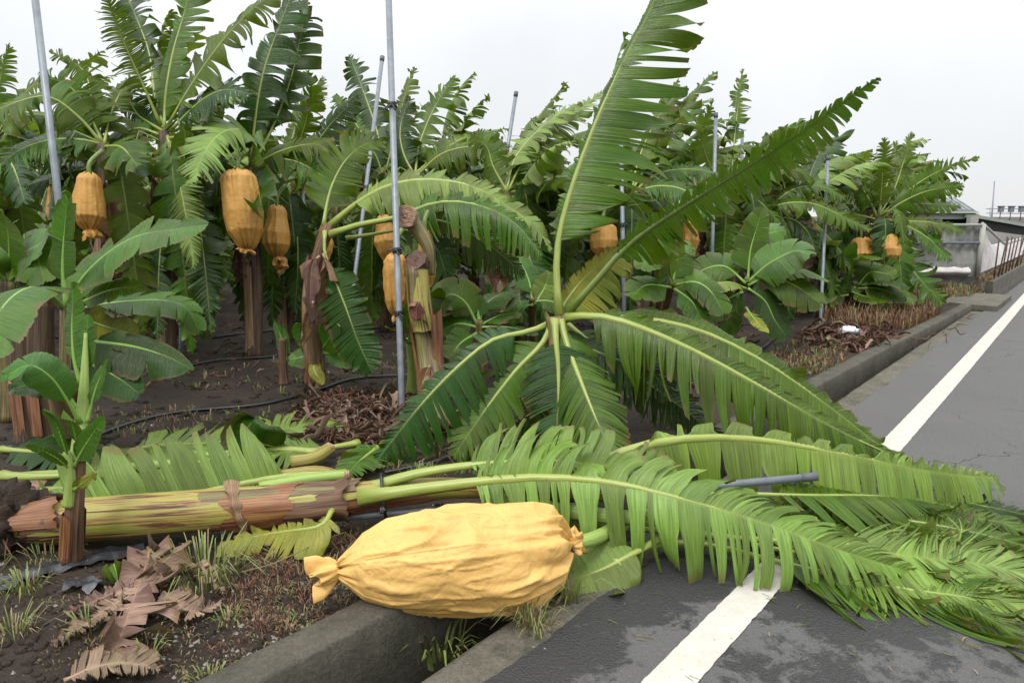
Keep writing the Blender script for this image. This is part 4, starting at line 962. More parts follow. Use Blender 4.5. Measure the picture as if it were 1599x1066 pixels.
def cutend(parent, c, d, r, mat, nm='broken_end', seed=0):
    rg = np.random.RandomState(seed); d = nrm(d); u = nrm(np.cross(d, [.1, .2, 1])); v = np.cross(d, u)
    nR, nP = 6, 24; V = np.zeros((nR, nP + 1, 3)); off = rg.uniform(-.003, .003, (nR, nP)); pr = 1 + rg.uniform(-.08, .08, nP)
    for i in range(nR):
        f = i / (nR - 1)
        for j in range(nP + 1):
            a = 2 * np.pi * (j % nP) / nP
            V[i, j] = np.asarray(c) + (u * math.cos(a) + v * math.sin(a)) * r * f * pr[j % nP] + d * (off[i, j % nP] * (i > 0) + .012 * math.cos(f * 14))
    g = Geo(); grid(g, V, flip=True)
    rim = V[-1]; g2 = np.stack([rim, rim - d * r * .9 + 0 * rim], 0); grid(g, g2, flip=True)
    return obj(nm, g, [M[mat]], parent, org(parent))
cutend(st, top + (0, -.03, .06), (-.2, -.75, .6), .082, 'cut_dark', seed=1)
stub0, stub1 = P(672, 430, D + .08), P(633, 338, D - .02)
stem(st, [stub0, P(668, 385, D + .06), stub1 + (.03, .10, -.03)], .035, .06, 'stem_mix', name='stub', seed=35, flare=0)
cutend(st, stub1 + (0, -.02, 0), (-.12, -.97, .12), .084, 'cut', seed=2)
for i, pp in enumerate([[(655, 470), (650, 482), (652, 500)], [(672, 570), (664, 590), (670, 650)]]):
    leaf(st, tr(pp, D - .13), .075, n='c', F=(0, 0, -1), droop=2, pet=.05, strips=(30, 40), tear=(.9, .95), jit=.2, fold=.3, mat='leaf_brown', rib='rib_dry', nv=16, Ms=4, r0=.008, seed=70 + i, name='dry_flap')

# ------------------------------------------------------------------ orange bags
def hang_bag(px, py0, py1, w, d, label, seed=0, group='fruit bags hanging on the plants', torn=False, tilt=0.0, sub=True):
    A = P(px, py0, d); B = P(px + tilt, py1, d); r = w * d / FPX / 2 * 1.12
    t = thing('fruit_bag', A, label, 'fruit bag', group)
    rg = np.random.RandomState(seed + 70); k1, k2, k3 = rg.uniform(.7, 1.08), rg.uniform(.85, 1.12), rg.uniform(.55, .95)
    g = bag_mesh(A, B, r, (0, -1, 0), nS=60, nP=72, seed=seed, prof=([0, .03, .10, .25, .55, .78, .9, .97, 1], [rg.uniform(.3, .6), k1 * .75, k1 * .92, k1, k2, k3 + .12, k3 * .8, .42, .24]), fold=1.0, cs=(.8, 2.6), ca=1.15, flat=rg.uniform(.75, .95))
    obj('bag_body', g, [M['bag_orange']], t, org(t))
    ruffle(B - (0, 0, -.01), (rg.uniform(-.4, .4), -.1, -1), rg.uniform(.03, .10), r * rg.uniform(.18, .36), seed, t, 'bag_orange', 'bag_hem')
    g = Geo(); tube(g, spline([A - (0, 0, .03), A + (.0, .02, .10), A + (.05, .15, .22)], 8)[0], .022, 7); obj('fruit_stalk', g, [M['rib_dark']], t, org(t))
    return t
# ------------------------------------------------------------------ prop poles
def pole(px0, py0, px1, py1, d, label, d1=None, ties=(), cap=False, r=None, group='grey prop poles in the field', plumb=True):
    d1 = d if d1 is None else d1
    a, b = P(px0, py0, d), P(px1, py1, d1)
    if not cap: a = a + (a - b) * .15
    dr_ = nrm(b - a)
    foot = b + dr_ * max(0, (b[2] + .15) / max(-dr_[2], .2))
    t = thing('prop_pole', foot, label, 'pole', group)
    r = r or .0235
    g = Geo(); tube(g, [foot, b, a], r, 14); obj('tube', g, [M['steel']], t, foot)
    if cap:
        g = Geo(); tube(g, [a - dr_ * -.05, a - dr_ * .012], r * 1.16, 12); obj('end_cap', g, [M['cap']], t, foot)
    L = np.linalg.norm(a - b)
    for i, (px, py) in enumerate(ties):
        f_ = (py - py0) / (py1 - py0); c = P(px0 + (px1 - px0) * f_, py, d + (d1 - d) * f_)
        tie('tie_cord', c, dr_, r + .006, parent=t, th=.0065, wr=4, seed=i + int(px0))
    return t
pole(607, 0, 628, 640, 4.95, 'tall near grey pole in the photo centre with a black cord tied high', ties=((608, 165), (623, 392), (626, 490)))
pole(55, 0, 90, 300, 4.7, 'thick grey pole rising behind the big-leaved sucker near the left edge')
pole(597, 90, 553, 440, 8.0, 'slanting grey capped pole just left of the tall centre pole', d1=7.4, ties=((574, 293),), cap=True)
pole(806, 145, 786, 275, 8.6, 'short-looking tilted grey pole with dark cap against open sky above the plants', cap=True)
pole(969, 192, 973, 400, 7.4, 'grey pole seen right behind the tall upright torn leaf', cap=True, ties=((972, 352),))
pole(1118, 178, 1113, 358, 8.6, 'grey capped pole standing where two lower leaves cross the long diagonal leaf', cap=True)
pole(1159, 205, 1158, 300, 10.5, 'far grey pole between the diagonal leaf and the upright leaf tip', cap=True)
pole(1240, 252, 1236, 400, 11.5, 'grey pole with a black tie above the pinkish flower bud', cap=True, ties=((1239, 292),))
pole(1293, 245, 1281, 505, 9.5, 'long grey pole beside the bright sucker clump and the brown weeds', cap=True, r=.022)
pole(1346, 265, 1338, 400, 12.0, 'grey pole between the two rightmost orange bags', cap=True)
pole(1066, 233, 1064, 330, 13, 'thin grey pole top peeking out left of the arching right leaves', cap=True)
pole(784, 214, 783, 300, 15, 'tiny pole top poking up farthest off beside the tilted capped pole', cap=True)
pole(284, 160, 283, 525, 7.6, 'grey pole hidden behind the tall left plant and its fishbone leaf', cap=True)
pole(478, 182, 470, 420, 9.6, 'dim grey pole among leaves right of the pair of orange bags', cap=True)
pole(690, 560, 688, 600, 9.0, 'low grey pole stub amid the shaded stems', r=.02) if False else None

# ------------------------------------------------------------------ orange bags
hang_bag(140, 272, 358, 44, 6.2, 'pale orange fruit bag hanging beside the left grey pole', 1)
hang_bag(82, 292, 345, 20, 6.6, 'narrow sliver of orange bag half hidden by the left grey pole', 2)
hang_bag(372, 268, 388, 62, 6.6, 'largest hanging orange fruit bag, dark and smooth under the umbrella leaf', 3, tilt=14)
hang_bag(433, 322, 400, 42, 7.2, 'oval orange fruit bag right of the largest hanging one', 4)
hang_bag(438, 402, 420, 22, 7.3, 'small loose orange bag end below the oval bag', 5)
hang_bag(598, 338, 412, 36, 6.2, 'orange bag behind the tall centre pole, upper of two', 6, tilt=10)
hang_bag(618, 398, 490, 42, 5.35, 'orange bag tied against the tall centre pole, lower of two', 7)
hang_bag(664, 362, 450, 30, 5.35, 'crumpled orange bag draped behind the snapped thick stem', 8)
hang_bag(942, 350, 400, 42, 7.6, 'orange bag glimpsed under the tall upright torn leaf', 9)
hang_bag(1077, 345, 402, 26, 8.4, 'orange bag hanging in shade under the diagonal leaf', 10)
hang_bag(1345, 372, 406, 36, 10.6, 'wide orange bag on the right plant, left one of its pair', 11)
hang_bag(1388, 366, 410, 34, 10.4, 'wide orange bag on the right plant, nearer the net house', 12)
hang_bag(305, 322, 360, 20, 8.6, 'faint small orange bag behind the fishbone leaf', 13)
hang_bag(508, 350, 405, 24, 7.4, 'dull orange bag behind the snapped slender plant', 14)

# ------------------------------------------------------------------ young plants in the foreground
YK = dict(mat='leaf_young', rib='rib_young', strips=(14, 40), tear=(.35, .95), jit=.12, miss=0, twist=.15, tip=(.85, 1.0), gap=.03, nv=64, Ms=9, pleat=.0022)
def yl(par, pts, W, **kw):
    a = dict(YK); a.update(kw); return leaf(par, pts, W, **a)
D = 4.1
b = Z(112, 690, .06)
y1 = thing('banana_sucker', b, 'big broad-leaved sucker with glossy untorn leaves by the left grey pole', 'banana plant')
cr_ = P(108, 480, D)
stem(y1, [b, P(110, 600, D + .05), cr_], .085, .05, 'stem_mix', seed=3)
sheath(y1, [b, P(108, 600, D + .05)], .093, .10, 'sheath_dry', (.2, .75), 5, peel=.03, rag=.06)
yl(y1, tr([(104, 478), (98, 430), (99, 380), (103, 335), (106, 305), (98, 302)], D, 3.95), .088, n='c', F=(0, 0, -1), droop=.6, pet=.22, seed=101, fold=.15, r0=.02)
yl(y1, tr([(108, 470), (130, 432), (168, 395), (215, 368), (270, 358), (326, 350)], D, 3.7), .21, n=(-.1, -.55, .8), F=(0, -.15, -1), dr=3.5, dl=.4, wr=1.0, wl=.55, pet=.14, seed=102, r0=.02, fold=.1, mat='leaf', rib='rib_young', strips=(9, 24), tear=(.3, .8), blunt=7)
yl(y1, tr([(110, 478), (135, 468), (165, 455), (195, 449), (228, 452)], D, 3.9), .09, n='cu', F=(0, 0, -1), droop=1.5, pet=.2, seed=103, r0=.014, mat='leaf')
yl(y1, tr([(112, 485), (150, 476), (200, 470), (250, 468), (290, 480), (312, 520)], D + .1, 4.3), .17, n=(.1, -.35, .9), F=(.1, 0, -1), droop=2.2, pet=.2, seed=104, r0=.016, mat='leaf', strips=(8, 16), tear=(.2, .6))
yl(y1, tr([(125, 530), (165, 535), (210, 541), (260, 556), (304, 578)], D - .05, 3.8), .20, n=(.05, -.8, .6), F=(0, 0, -1), dr=1.0, dl=.5, wr=1.0, wl=.45, pet=.15, seed=105, r0=.016, mat='leaf_dark', rib='rib_young')
yl(y1, tr([(122, 560), (150, 572), (185, 590), (218, 615)], D - .1, 3.8), .15, n=(-.1, -.8, .5), F=(0, 0, -1), droop=.8, pet=.1, seed=106, r0=.014, mat='leaf_dark', rib='rib_young')
yl(y1, tr([(100, 482), (80, 462), (52, 448), (20, 462), (-8, 498), (-30, 560)], D, 3.2), .21, n=(.0, -.55, .8), F=(0, 0, -1), droop=1.6, pet=.18, seed=107, r0=.02, mat='leaf', rib='rib_young', blunt=7, wr=.8)
yl(y1, tr([(115, 490), (150, 505), (185, 515), (215, 520)], D + .1, 4.1), .12, n='c', F=(0, 0, -1), droop=.8, pet=.15, seed=108, r0=.012, mat='leaf_yellow', rib='rib_young')
yl(y1, tr([(112, 480), (135, 440), (150, 415), (175, 400)], D + .2, 4.6), .16, n='c', F=(0, 0, -1), droop=1.0, pet=.15, seed=109, r0=.014, mat='leaf')
for i, px in enumerate((52, 78)):
    bb = Z(px, 690, .05); q = thing('banana_stump', bb, ['dark old cut stump at the left edge under broad leaves', 'fibrous brown stump beside the sucker base'][i], 'stump')
    stem(q, [bb, bb + (0, 0, .45), bb + (.02, .06, .95)], .10, .07, 'stem_dark', seed=50 + i); sheath(q, [bb, bb + (.0, 0, .5)], .105, .10, 'sheath_rust', (.2, .8), 60 + i, rag=.12)
    cutend(q, bb + (.02, .06, .96), (0, -.3, 1), .07, 'cut_dark', seed=i)
# slender sucker in front
D = 2.92
b = Z(112, 874, .06)
y2 = thing('slender_sucker', b, 'slender pale green sucker rising in front of the toppled stem', 'banana plant')
stem(y2, [b, P(116, 800, D), P(122, 715, D), P(128, 640, D + .05)], .042, .026, 'stem_brown', seed=71)
stem(y2, [P(121, 720, D - .02), P(128, 650, D + .03), P(132, 590, D + .05), P(134, 520, D + .08)], .034, .007, 'stem_young', seed=72, flare=0, name='green_stem')
sheath(y2, [b, P(115, 800, D)], .05, .046, 'sheath_orange', (0.1, .8), 73, rag=.03)
stem(y2, [P(108, 790, D - .03), P(110, 740, D - .05), P(104, 705, D - .06)], .024, .014, 'stem_young', seed=74, flare=0, name='green_stem')
yl(y2, tr([(132, 590), (134, 545), (136, 510), (139, 490)], D + .08), .05, n='c', F=(0, 0, -1), droop=.2, seed=111, pet=.1, r0=.01)
yl(y2, tr([(125, 600), (115, 560), (112, 520), (113, 470), (112, 440)], D + .08), .075, n='c', F=(0, 0, -1), droop=.3, seed=112, pet=.25, r0=.012, wl=.4, strips=(9, 14))
yl(y2, tr([(124, 660), (105, 625), (80, 590), (45, 570), (0, 592)], D, 2.7), .085, n=(-.1, -.6, .7), F=(0, 0, -1), droop=1.0, seed=113, pet=.25, r0=.012)
yl(y2, tr([(120, 640), (95, 605), (60, 598), (15, 608)], D + .1, 2.9), .085, n=(0, -.75, .6), F=(0, 0, -1), droop=.8, seed=114, pet=.2, r0=.012, mat='leaf_dark', rib='rib_young')
yl(y2, tr([(135, 660), (148, 610), (160, 580), (170, 560)], D), .03, n='c', F=(0, 0, -1), droop=.3, seed=115, pet=.3, r0=.009)
for i, pp in enumerate([[(108, 720), (98, 690), (84, 655), (66, 640)], [(110, 735), (95, 720), (70, 705), (38, 694)], [(114, 730), (130, 700), (148, 672), (163, 650)], [(122, 700), (112, 660), (98, 640)], [(115, 765), (135, 750), (152, 738)]]):
    yl(y2, tr(pp, D - .05, D - .2), .028 if i != 2 else .05, n='c', F=(0, 0, -1), droop=.4, seed=120 + i, pet=.15, r0=.008, nv=24, Ms=4, mat='leaf_young' if i != 4 else 'leaf_yellow')
# leaf mass at the far left edge
b = P(10, 560, 5.0); b[2] = .05
y3 = thing('banana_sucker', b, 'dark broad-leaved sucker cut off by the left photo edge', 'banana plant')
stem(y3, [b, P(10, 500, 5.0), P(12, 440, 5.0)], .07, .05, 'stem_mix', seed=80)
for i, (pp, m_) in enumerate([([(12, 440), (14, 390), (10, 350), (0, 325)], 'leaf'), ([(12, 440), (30, 405), (55, 400), (70, 440)], 'leaf'), ([(10, 440), (-20, 410), (-50, 420)], 'leaf'), ([(14, 430), (40, 395), (62, 380), (75, 360)], 'leaf_young'), ([(12, 440), (35, 420), (62, 425), (85, 475)], 'leaf_dark')]):
    yl(y3, tr(pp, 5.0, 4.7), .22, n='cu', F=(0, 0, -1), droop=1.8, seed=130 + i, mat=m_, strips=(8, 20), pet=.15)

def clump(base, crowns, name, label, D, leaves, st='stem_mix', W=.2, seed=0, strips=(7, 20), tear=(.2, .7), mats=('leaf_young', 'leaf', 'leaf')):
    t = thing('banana_sucker', base, label, 'banana plant')
    for i, c in enumerate(crowns):
        stem(t, [base + ((c[0] - base[0]) * .5, 0, 0), (base + c) / 2 + ((c[0] - base[0]) * .4, 0, 0), c], .055, .035, st, seed=seed + i)
    rg = np.random.RandomState(seed)
    for i, l in enumerate(leaves):
        pp, w = l[0], l[1]; n_ = l[2] if len(l) > 2 else 'cu'
        yl(t, tr(pp, D, D - rg.uniform(-.3, .6)), w, n=n_, F=(.2, 0, -1), droop=rg.uniform(1.2, 3.2), seed=seed * 17 + i, strips=strips, tear=tear, mat=l[3] if len(l) > 3 else mats[rg.randint(len(mats))], pet=.14, r0=.016, jit=.18)
    return t
D = 7.4
b = Z(1180, 515, .05)
clump(b, [P(1168, 435, D)], 'c', 'bright bushy sucker with broad shiny leaves right of the splayed crown', D, [
    ([(1166, 440), (1175, 400), (1190, 370), (1225, 358)], .26, (-.3, -.8, .5)), ([(1168, 438), (1172, 390), (1185, 345), (1190, 325)], .20, 'c'),
    ([(1165, 442), (1130, 415), (1090, 425), (1055, 455)], .22), ([(1168, 440), (1200, 412), (1240, 392), (1265, 398)], .27),
    ([(1168, 445), (1200, 432), (1240, 445), (1283, 475)], .30, (.1, -.75, .65), 'leaf'), ([(1165, 450), (1140, 440), (1110, 445), (1095, 440)], .20, 'u', 'leaf_pale'),
    ([(1168, 450), (1195, 470), (1210, 500), (1228, 525)], .24, (.2, -.95, .1), 'leaf_dark'), ([(1160, 455), (1130, 470), (1105, 490), (1095, 500)], .2, 'cu', 'leaf'),
    ([(1170, 440), (1215, 420), (1255, 420), (1295, 438)], .24, 'u', 'leaf'), ([(1160, 450), (1145, 475), (1140, 500), (1150, 520)], .16, 'c', 'leaf'), ([(1165, 480), (1180, 500), (1200, 520)], .08, 'c', 'leaf_yellow')], seed=7)
D = 6.6
b = Z(1070, 545, .05)
clump(b, [P(1050, 440, D)], 'c', 'leafy sucker partly hidden behind the arching front leaves', D, [
    ([(1050, 445), (1035, 410), (1020, 395), (1000, 420)], .2), ([(1050, 445), (1060, 400), (1080, 385)], .18), ([(1052, 445), (1085, 440), (1110, 455), (1130, 490)], .2),
    ([(1048, 448), (1010, 445), (985, 465)], .18), ([(1052, 450), (1080, 470), (1095, 500)], .18), ([(1050, 440), (1046, 405), (1060, 375)], .15, 'c', 'leaf_pale')], seed=8)
D = 5.7
b = Z(745, 612, .05)
clump(b, [P(748, 500, D)], 'c', 'grey green young sucker left of the splayed crown', D, [
    ([(748, 505), (755, 480), (775, 462), (808, 452)], .16, 'u', 'leaf'), ([(745, 505), (725, 470), (700, 460), (685, 490)], .18, 'cu', 'leaf'), ([(748, 508), (780, 492), (810, 488)], .15, 'u', 'leaf'),
    ([(745, 510), (715, 505), (690, 515)], .14), ([(750, 510), (790, 510), (840, 520)], .14, 'u', 'leaf_dark'), ([(748, 500), (744, 475), (735, 462)], .1, 'c', 'leaf_young'), ([(745, 520), (720, 535), (700, 560)], .14, 'c', 'leaf')], seed=9, mats=('leaf', 'leaf'))
b = Z(690, 590, .05)
clump(b, [P(690, 500, 5.9)], 'c', 'small sucker right beside the snapped thick stem', 5.9, [
    ([(690, 510), (684, 480), (688, 450)], .1, 'c', 'leaf_young'), ([(690, 515), (705, 490), (712, 470)], .12, 'c', 'leaf'), ([(688, 515), (700, 530), (710, 560)], .1)], seed=10)
b = Z(838, 560, .05)
clump(b, [P(832, 465, 6.2)], 'c', 'folded-leaf sucker standing left of the splayed crown centre', 6.2, [
    ([(832, 470), (825, 435), (810, 405), (805, 415)], .14, (.5, -.8, .2), 'leaf_young'), ([(835, 475), (850, 450), (858, 425)], .12, 'c', 'leaf_pale'), ([(832, 475), (815, 480), (795, 500)], .12), ([(835, 470), (860, 470), (885, 480)], .12)], seed=12)
b = Z(640, 612, .05)
clump(b, [P(640, 530, 5.5)], 'c', 'pale thin sucker behind the foot of the tall centre pole', 5.5, [
    ([(640, 530), (636, 500), (640, 470)], .07, 'c', 'leaf_young'), ([(640, 535), (622, 520), (605, 510)], .08, 'cu', 'leaf'), ([(640, 535), (655, 520), (665, 500)], .08, 'c')], seed=13, st='stem_young')
b = Z(505, 605, .05)
clump(b, [P(500, 548, 6.0)], 'c', 'low sucker with four rounded bright leaves at the snapped plant foot', 6.0, [
    ([(500, 552), (488, 540), (470, 520), (466, 505)], .10, 'c', 'leaf_young'), ([(500, 550), (510, 535), (520, 520), (530, 512)], .13, 'c', 'leaf_young'), ([(500, 552), (480, 555), (452, 562)], .12, 'cu', 'leaf_young'),
    ([(502, 552), (520, 552), (540, 558), (560, 572)], .13, 'cu', 'leaf_young'), ([(500, 560), (490, 575), (505, 600)], .07, 'c', 'leaf_yellow')], seed=14, strips=(40, 60), tear=(.8, .95))
b = Z(444, 600, .05)
q = thing('sprouting_stump', b, 'thin brown stump with one green spear shoot on bare mud', 'stump'); stem(q, [b, b + (0, 0, .25), b + (.01, 0, .42)], .042, .03, 'stem_brown', seed=90)
yl(q, tr([(444, 560), (440, 530), (428, 500)], 6.1), .05, n='c', F=(0, 0, -1), droop=.5, seed=150, nv=24); yl(q, tr([(445, 565), (446, 530), (441, 505)], 6.1), .04, n='c', F=(0, 0, -1), droop=.5, seed=151, nv=24)
D = 10.3
b = Z(1330, 485, .05)
clump(b, [P(1305, 430, D), P(1335, 440, D), P(1360, 445, D)], 'c', 'crowded bright suckers below the rightmost orange bags', D, [
    ([(1310, 430), (1318, 400), (1322, 385)], .22, 'c'), ([(1312, 440), (1290, 420), (1285, 405)], .2, 'c'), ([(1335, 450), (1332, 430), (1334, 405)], .16, 'c', 'leaf_young'), ([(1340, 445), (1360, 425), (1395, 430)], .24),
    ([(1345, 445), (1380, 435), (1420, 450)], .24, 'u', 'leaf_dark'), ([(1340, 450), (1370, 450), (1415, 465)], .22, 'cu', 'leaf'), ([(1310, 445), (1295, 450), (1280, 470)], .2), ([(1330, 455), (1350, 462), (1385, 468)], .2, 'u'),
    ([(1360, 450), (1330, 440), (1310, 455)], .2), ([(1325, 460), (1300, 465), (1290, 480)], .18), ([(1365, 450), (1400, 455), (1430, 470)], .2, 'cu'), ([(1350, 465), (1370, 475), (1395, 478)], .16, 'cu')], seed=15)
b = Z(1245, 470, .05)
clump(b, [P(1240, 420, 11.5)], 'c', 'smaller green sucker behind the bright bushy one', 11.5, [
    ([(1240, 420), (1225, 400), (1205, 395)], .25), ([(1240, 420), (1250, 390), (1262, 380)], .25, 'c'), ([(1240, 425), (1265, 415), (1285, 425)], .25), ([(1240, 425), (1220, 430), (1205, 450)], .22)], seed=16)

# ------------------------------------------------------------------ standing plantation, nearest plants traced leaf by leaf
def traced(name_label, base_px, D, crown_px, leaves, seed=0, r=.085, dead=3, st='stem_dark', group=None, N=2):
    b = P(base_px[0], base_px[1], D); b[2] = fz(b[0], b[1]) - .03
    t = thing('banana_plant', b, name_label, 'banana plant', group)
    c = P(crown_px[0], crown_px[1], D)
    stem(t, [b, (b + c) / 2 + (.04, 0, 0), c], r, r * .6, st, seed=seed, seg=12)
    sheath(t, [b, (b * .45 + c * .55)], r * 1.08, r * .95, 'sheath_dry', (.25, .8), seed, rag=.15, peel=.03)
    rg = np.random.RandomState(seed)
    for i, l in enumerate(leaves):
        pp = l[0]; o = dict(W=.30, n='c', F=(.85, .2, -.55), droop=3.2, dl=rg.uniform(5, 10) if 'F' not in l[1] else None, mat='leaf_far', rib='rib', nv=72, Ms=7, strips=(1, 8), tear=(.02, .55), jit=.62, dd=rg.uniform(-.5, .7), r0=.019, miss=.14, pleat=.0035, tip=(.15, .8), tpow=1.6, twist=.7)
        o.update(l[1]); W = o.pop('W'); dd = o.pop('dd')
        leaf(t, tr(pp, D, D + dd), W, seed=seed * 101 + i, **o)
    for k_ in range(3):                   # older leaves hanging limp along the stem
        az = rg.uniform(-3.0, -.1); o_ = np.array([math.cos(az), math.sin(az), 0]); hh = c[2] - b[2]; bb = c - (0, 0, .12 * k_); q_ = rg.uniform(.3, .55)
        leaf(t, [bb, bb + o_ * .28 + (0, 0, .06), bb + o_ * q_ + (0, 0, -hh * .35), bb + o_ * (q_ + .08) + (0, 0, -hh * rg.uniform(.7, .85))], rg.uniform(.22, .32), n=(o_[0], o_[1] - .3, .25), F=(.25, 0, -1), droop=rg.uniform(1, 3), nv=54, Ms=6,
             strips=(1, 6), tear=(.03, .6), jit=.4, mat=['leaf', 'leaf_far', 'leaf_dark'][(k_ + seed) % 3], rib='rib_dark', seed=seed * 13 + 500 + k_, r0=.014, sub=False, tip=(.2, .8))
    for k_ in range(dead):
        az = rg.uniform(-2.6, -.4); o_ = np.array([math.cos(az), math.sin(az), 0]) * .2; bb = c - (0, 0, .35 + .2 * k_); L = (c[2] - b[2]) * rg.uniform(.35, .65)
        leaf(t, [bb, bb + o_ * .7, bb + o_ + (0, 0, -L * .5), bb + o_ * .9 + (0, 0, -L)], .16, n=(o_[0], o_[1], .1), F=(.1, 0, -1), droop=4, nv=26, Ms=4, strips=(2, 6), jit=.5, mat=['leaf_brown', 'leaf_dry', 'leaf_dark'][k_ % 3], rib='rib_dry', seed=seed * 7 + k_, r0=.010, sub=False, name='dead_leaf' if k_ % 3 != 2 else 'leaf')
    return t
HANG = dict(F=(.15, -.05, -1), droop=3.5)
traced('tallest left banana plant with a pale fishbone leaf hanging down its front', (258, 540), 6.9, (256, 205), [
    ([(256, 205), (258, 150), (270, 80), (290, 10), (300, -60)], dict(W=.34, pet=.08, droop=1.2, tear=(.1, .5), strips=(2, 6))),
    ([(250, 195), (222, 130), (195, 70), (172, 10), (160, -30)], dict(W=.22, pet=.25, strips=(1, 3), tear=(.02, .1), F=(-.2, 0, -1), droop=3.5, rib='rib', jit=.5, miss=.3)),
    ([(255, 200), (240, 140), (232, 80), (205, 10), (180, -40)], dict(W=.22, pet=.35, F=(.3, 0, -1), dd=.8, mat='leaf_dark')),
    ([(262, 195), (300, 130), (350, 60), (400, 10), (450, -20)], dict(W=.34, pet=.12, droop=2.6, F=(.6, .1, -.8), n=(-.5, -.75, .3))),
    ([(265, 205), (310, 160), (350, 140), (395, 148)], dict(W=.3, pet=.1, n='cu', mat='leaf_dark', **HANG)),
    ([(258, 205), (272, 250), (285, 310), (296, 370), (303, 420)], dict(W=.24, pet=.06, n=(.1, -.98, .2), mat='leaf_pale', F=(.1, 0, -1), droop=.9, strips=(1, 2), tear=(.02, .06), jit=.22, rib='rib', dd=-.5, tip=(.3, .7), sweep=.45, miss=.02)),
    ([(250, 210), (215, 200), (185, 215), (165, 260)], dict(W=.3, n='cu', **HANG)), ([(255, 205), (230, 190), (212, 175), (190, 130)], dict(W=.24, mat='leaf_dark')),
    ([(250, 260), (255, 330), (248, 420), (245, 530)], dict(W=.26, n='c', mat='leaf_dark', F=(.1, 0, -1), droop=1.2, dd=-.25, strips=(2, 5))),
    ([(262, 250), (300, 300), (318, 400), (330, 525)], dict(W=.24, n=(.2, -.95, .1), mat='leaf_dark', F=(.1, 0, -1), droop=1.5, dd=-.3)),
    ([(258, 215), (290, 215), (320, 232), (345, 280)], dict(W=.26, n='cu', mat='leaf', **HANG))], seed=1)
traced('banana plant with an umbrella-like pale leaf over the largest hanging bag', (392, 480), 7.2, (388, 262), [
    ([(388, 262), (396, 225), (378, 203), (345, 208), (318, 240), (302, 285)], dict(W=.36, n=(0, -.75, .65), mat='leaf_pale', pet=.2, F=(.1, 0, -1), dr=1.5, dl=3.2, strips=(2, 5), jit=.15, dd=-1.05)),
    ([(392, 255), (398, 190), (412, 110), (440, 30), (470, -40)], dict(W=.36, pet=.1, mat='leaf_dark', droop=1.6)),
    ([(395, 255), (425, 200), (455, 120), (472, 40), (478, -20)], dict(W=.3, pet=.2, mat='leaf_dark', droop=2.0, dd=.5)),
    ([(395, 262), (430, 248), (470, 255), (520, 285)], dict(W=.3, n='cu', mat='leaf', **HANG)), ([(388, 265), (398, 285), (405, 305), (408, 325)], dict(W=.24, n='c', mat='leaf_dark', strips=(10, 20), jit=.1, F=(0, 0, -1), droop=.5, dd=-1.0)),
    ([(390, 262), (370, 275), (350, 310), (345, 380)], dict(W=.3, n='c', mat='leaf_dark', **HANG)), ([(392, 260), (440, 235), (490, 225), (520, 240)], dict(W=.28, n='cu', **HANG))], seed=2)
traced('dark banana plant behind the oval orange bag with green leaf curtains below', (445, 470), 8.2, (440, 285), [
    ([(440, 285), (452, 230), (470, 180), (505, 120)], dict(W=.3)), ([(440, 285), (480, 240), (520, 190), (560, 150)], dict(W=.3, mat='leaf_dark')), ([(440, 290), (425, 350), (425, 430), (425, 510)], dict(W=.26, mat='leaf_dark', dd=-.4, F=(.1, 0, -1), droop=1.2)),
    ([(445, 290), (462, 350), (465, 420), (460, 490)], dict(W=.24, mat='leaf_dark', dd=-.4, F=(.1, 0, -1), droop=1.5)), ([(440, 285), (410, 240), (400, 200), (405, 150)], dict(W=.26)), ([(440, 285), (480, 275), (530, 290), (560, 330)], dict(W=.28, n='cu', **HANG)),
    ([(438, 285), (470, 215), (485, 150), (480, 110)], dict(W=.24))], seed=3)
traced('dark drooping plant left of the slanting capped pole', (600, 470), 8.8, (600, 270), [
    ([(600, 270), (590, 210), (570, 150), (545, 85)], dict(W=.34, F=(.2, 0, -1), droop=4, mat='leaf_dark')), ([(600, 270), (570, 215), (545, 180), (520, 150)], dict(W=.28)), ([(602, 270), (620, 200), (635, 140), (648, 105)], dict(W=.24)),
    ([(600, 275), (640, 250), (680, 255), (720, 290)], dict(W=.32, n='cu', **HANG)), ([(600, 275), (570, 260), (530, 270), (500, 320)], dict(W=.3, n='cu', **HANG)), ([(600, 275), (610, 320), (615, 380)], dict(W=.26, mat='leaf_dark')),
    ([(598, 275), (585, 240), (560, 220), (535, 235)], dict(W=.28, n='cu', mat='leaf_dark', **HANG))], seed=4)
traced('plant with one leaf flung up to the right, right of the tall pole', (655, 470), 8.4, (648, 275), [
    ([(648, 275), (655, 225), (680, 165), (712, 118)], dict(W=.3, droop=2)), ([(650, 275), (690, 240), (740, 228), (795, 232)], dict(W=.34, n='cu', **HANG)), ([(650, 270), (690, 235), (735, 210), (775, 205)], dict(W=.3, n='cu', mat='leaf_pale', dd=.8, **HANG)),
    ([(648, 275), (630, 240), (625, 200), (640, 150)], dict(W=.26, mat='leaf_dark')), ([(650, 280), (690, 300), (730, 350), (745, 420)], dict(W=.28, n='cu', mat='leaf_dark', **HANG)), ([(648, 280), (640, 320), (640, 380)], dict(W=.26, mat='leaf_dark')), ([(650, 280), (690, 340), (700, 420), (700, 450)], dict(W=.26, mat='leaf_dark', F=(.1, 0, -1), droop=1))], seed=5)
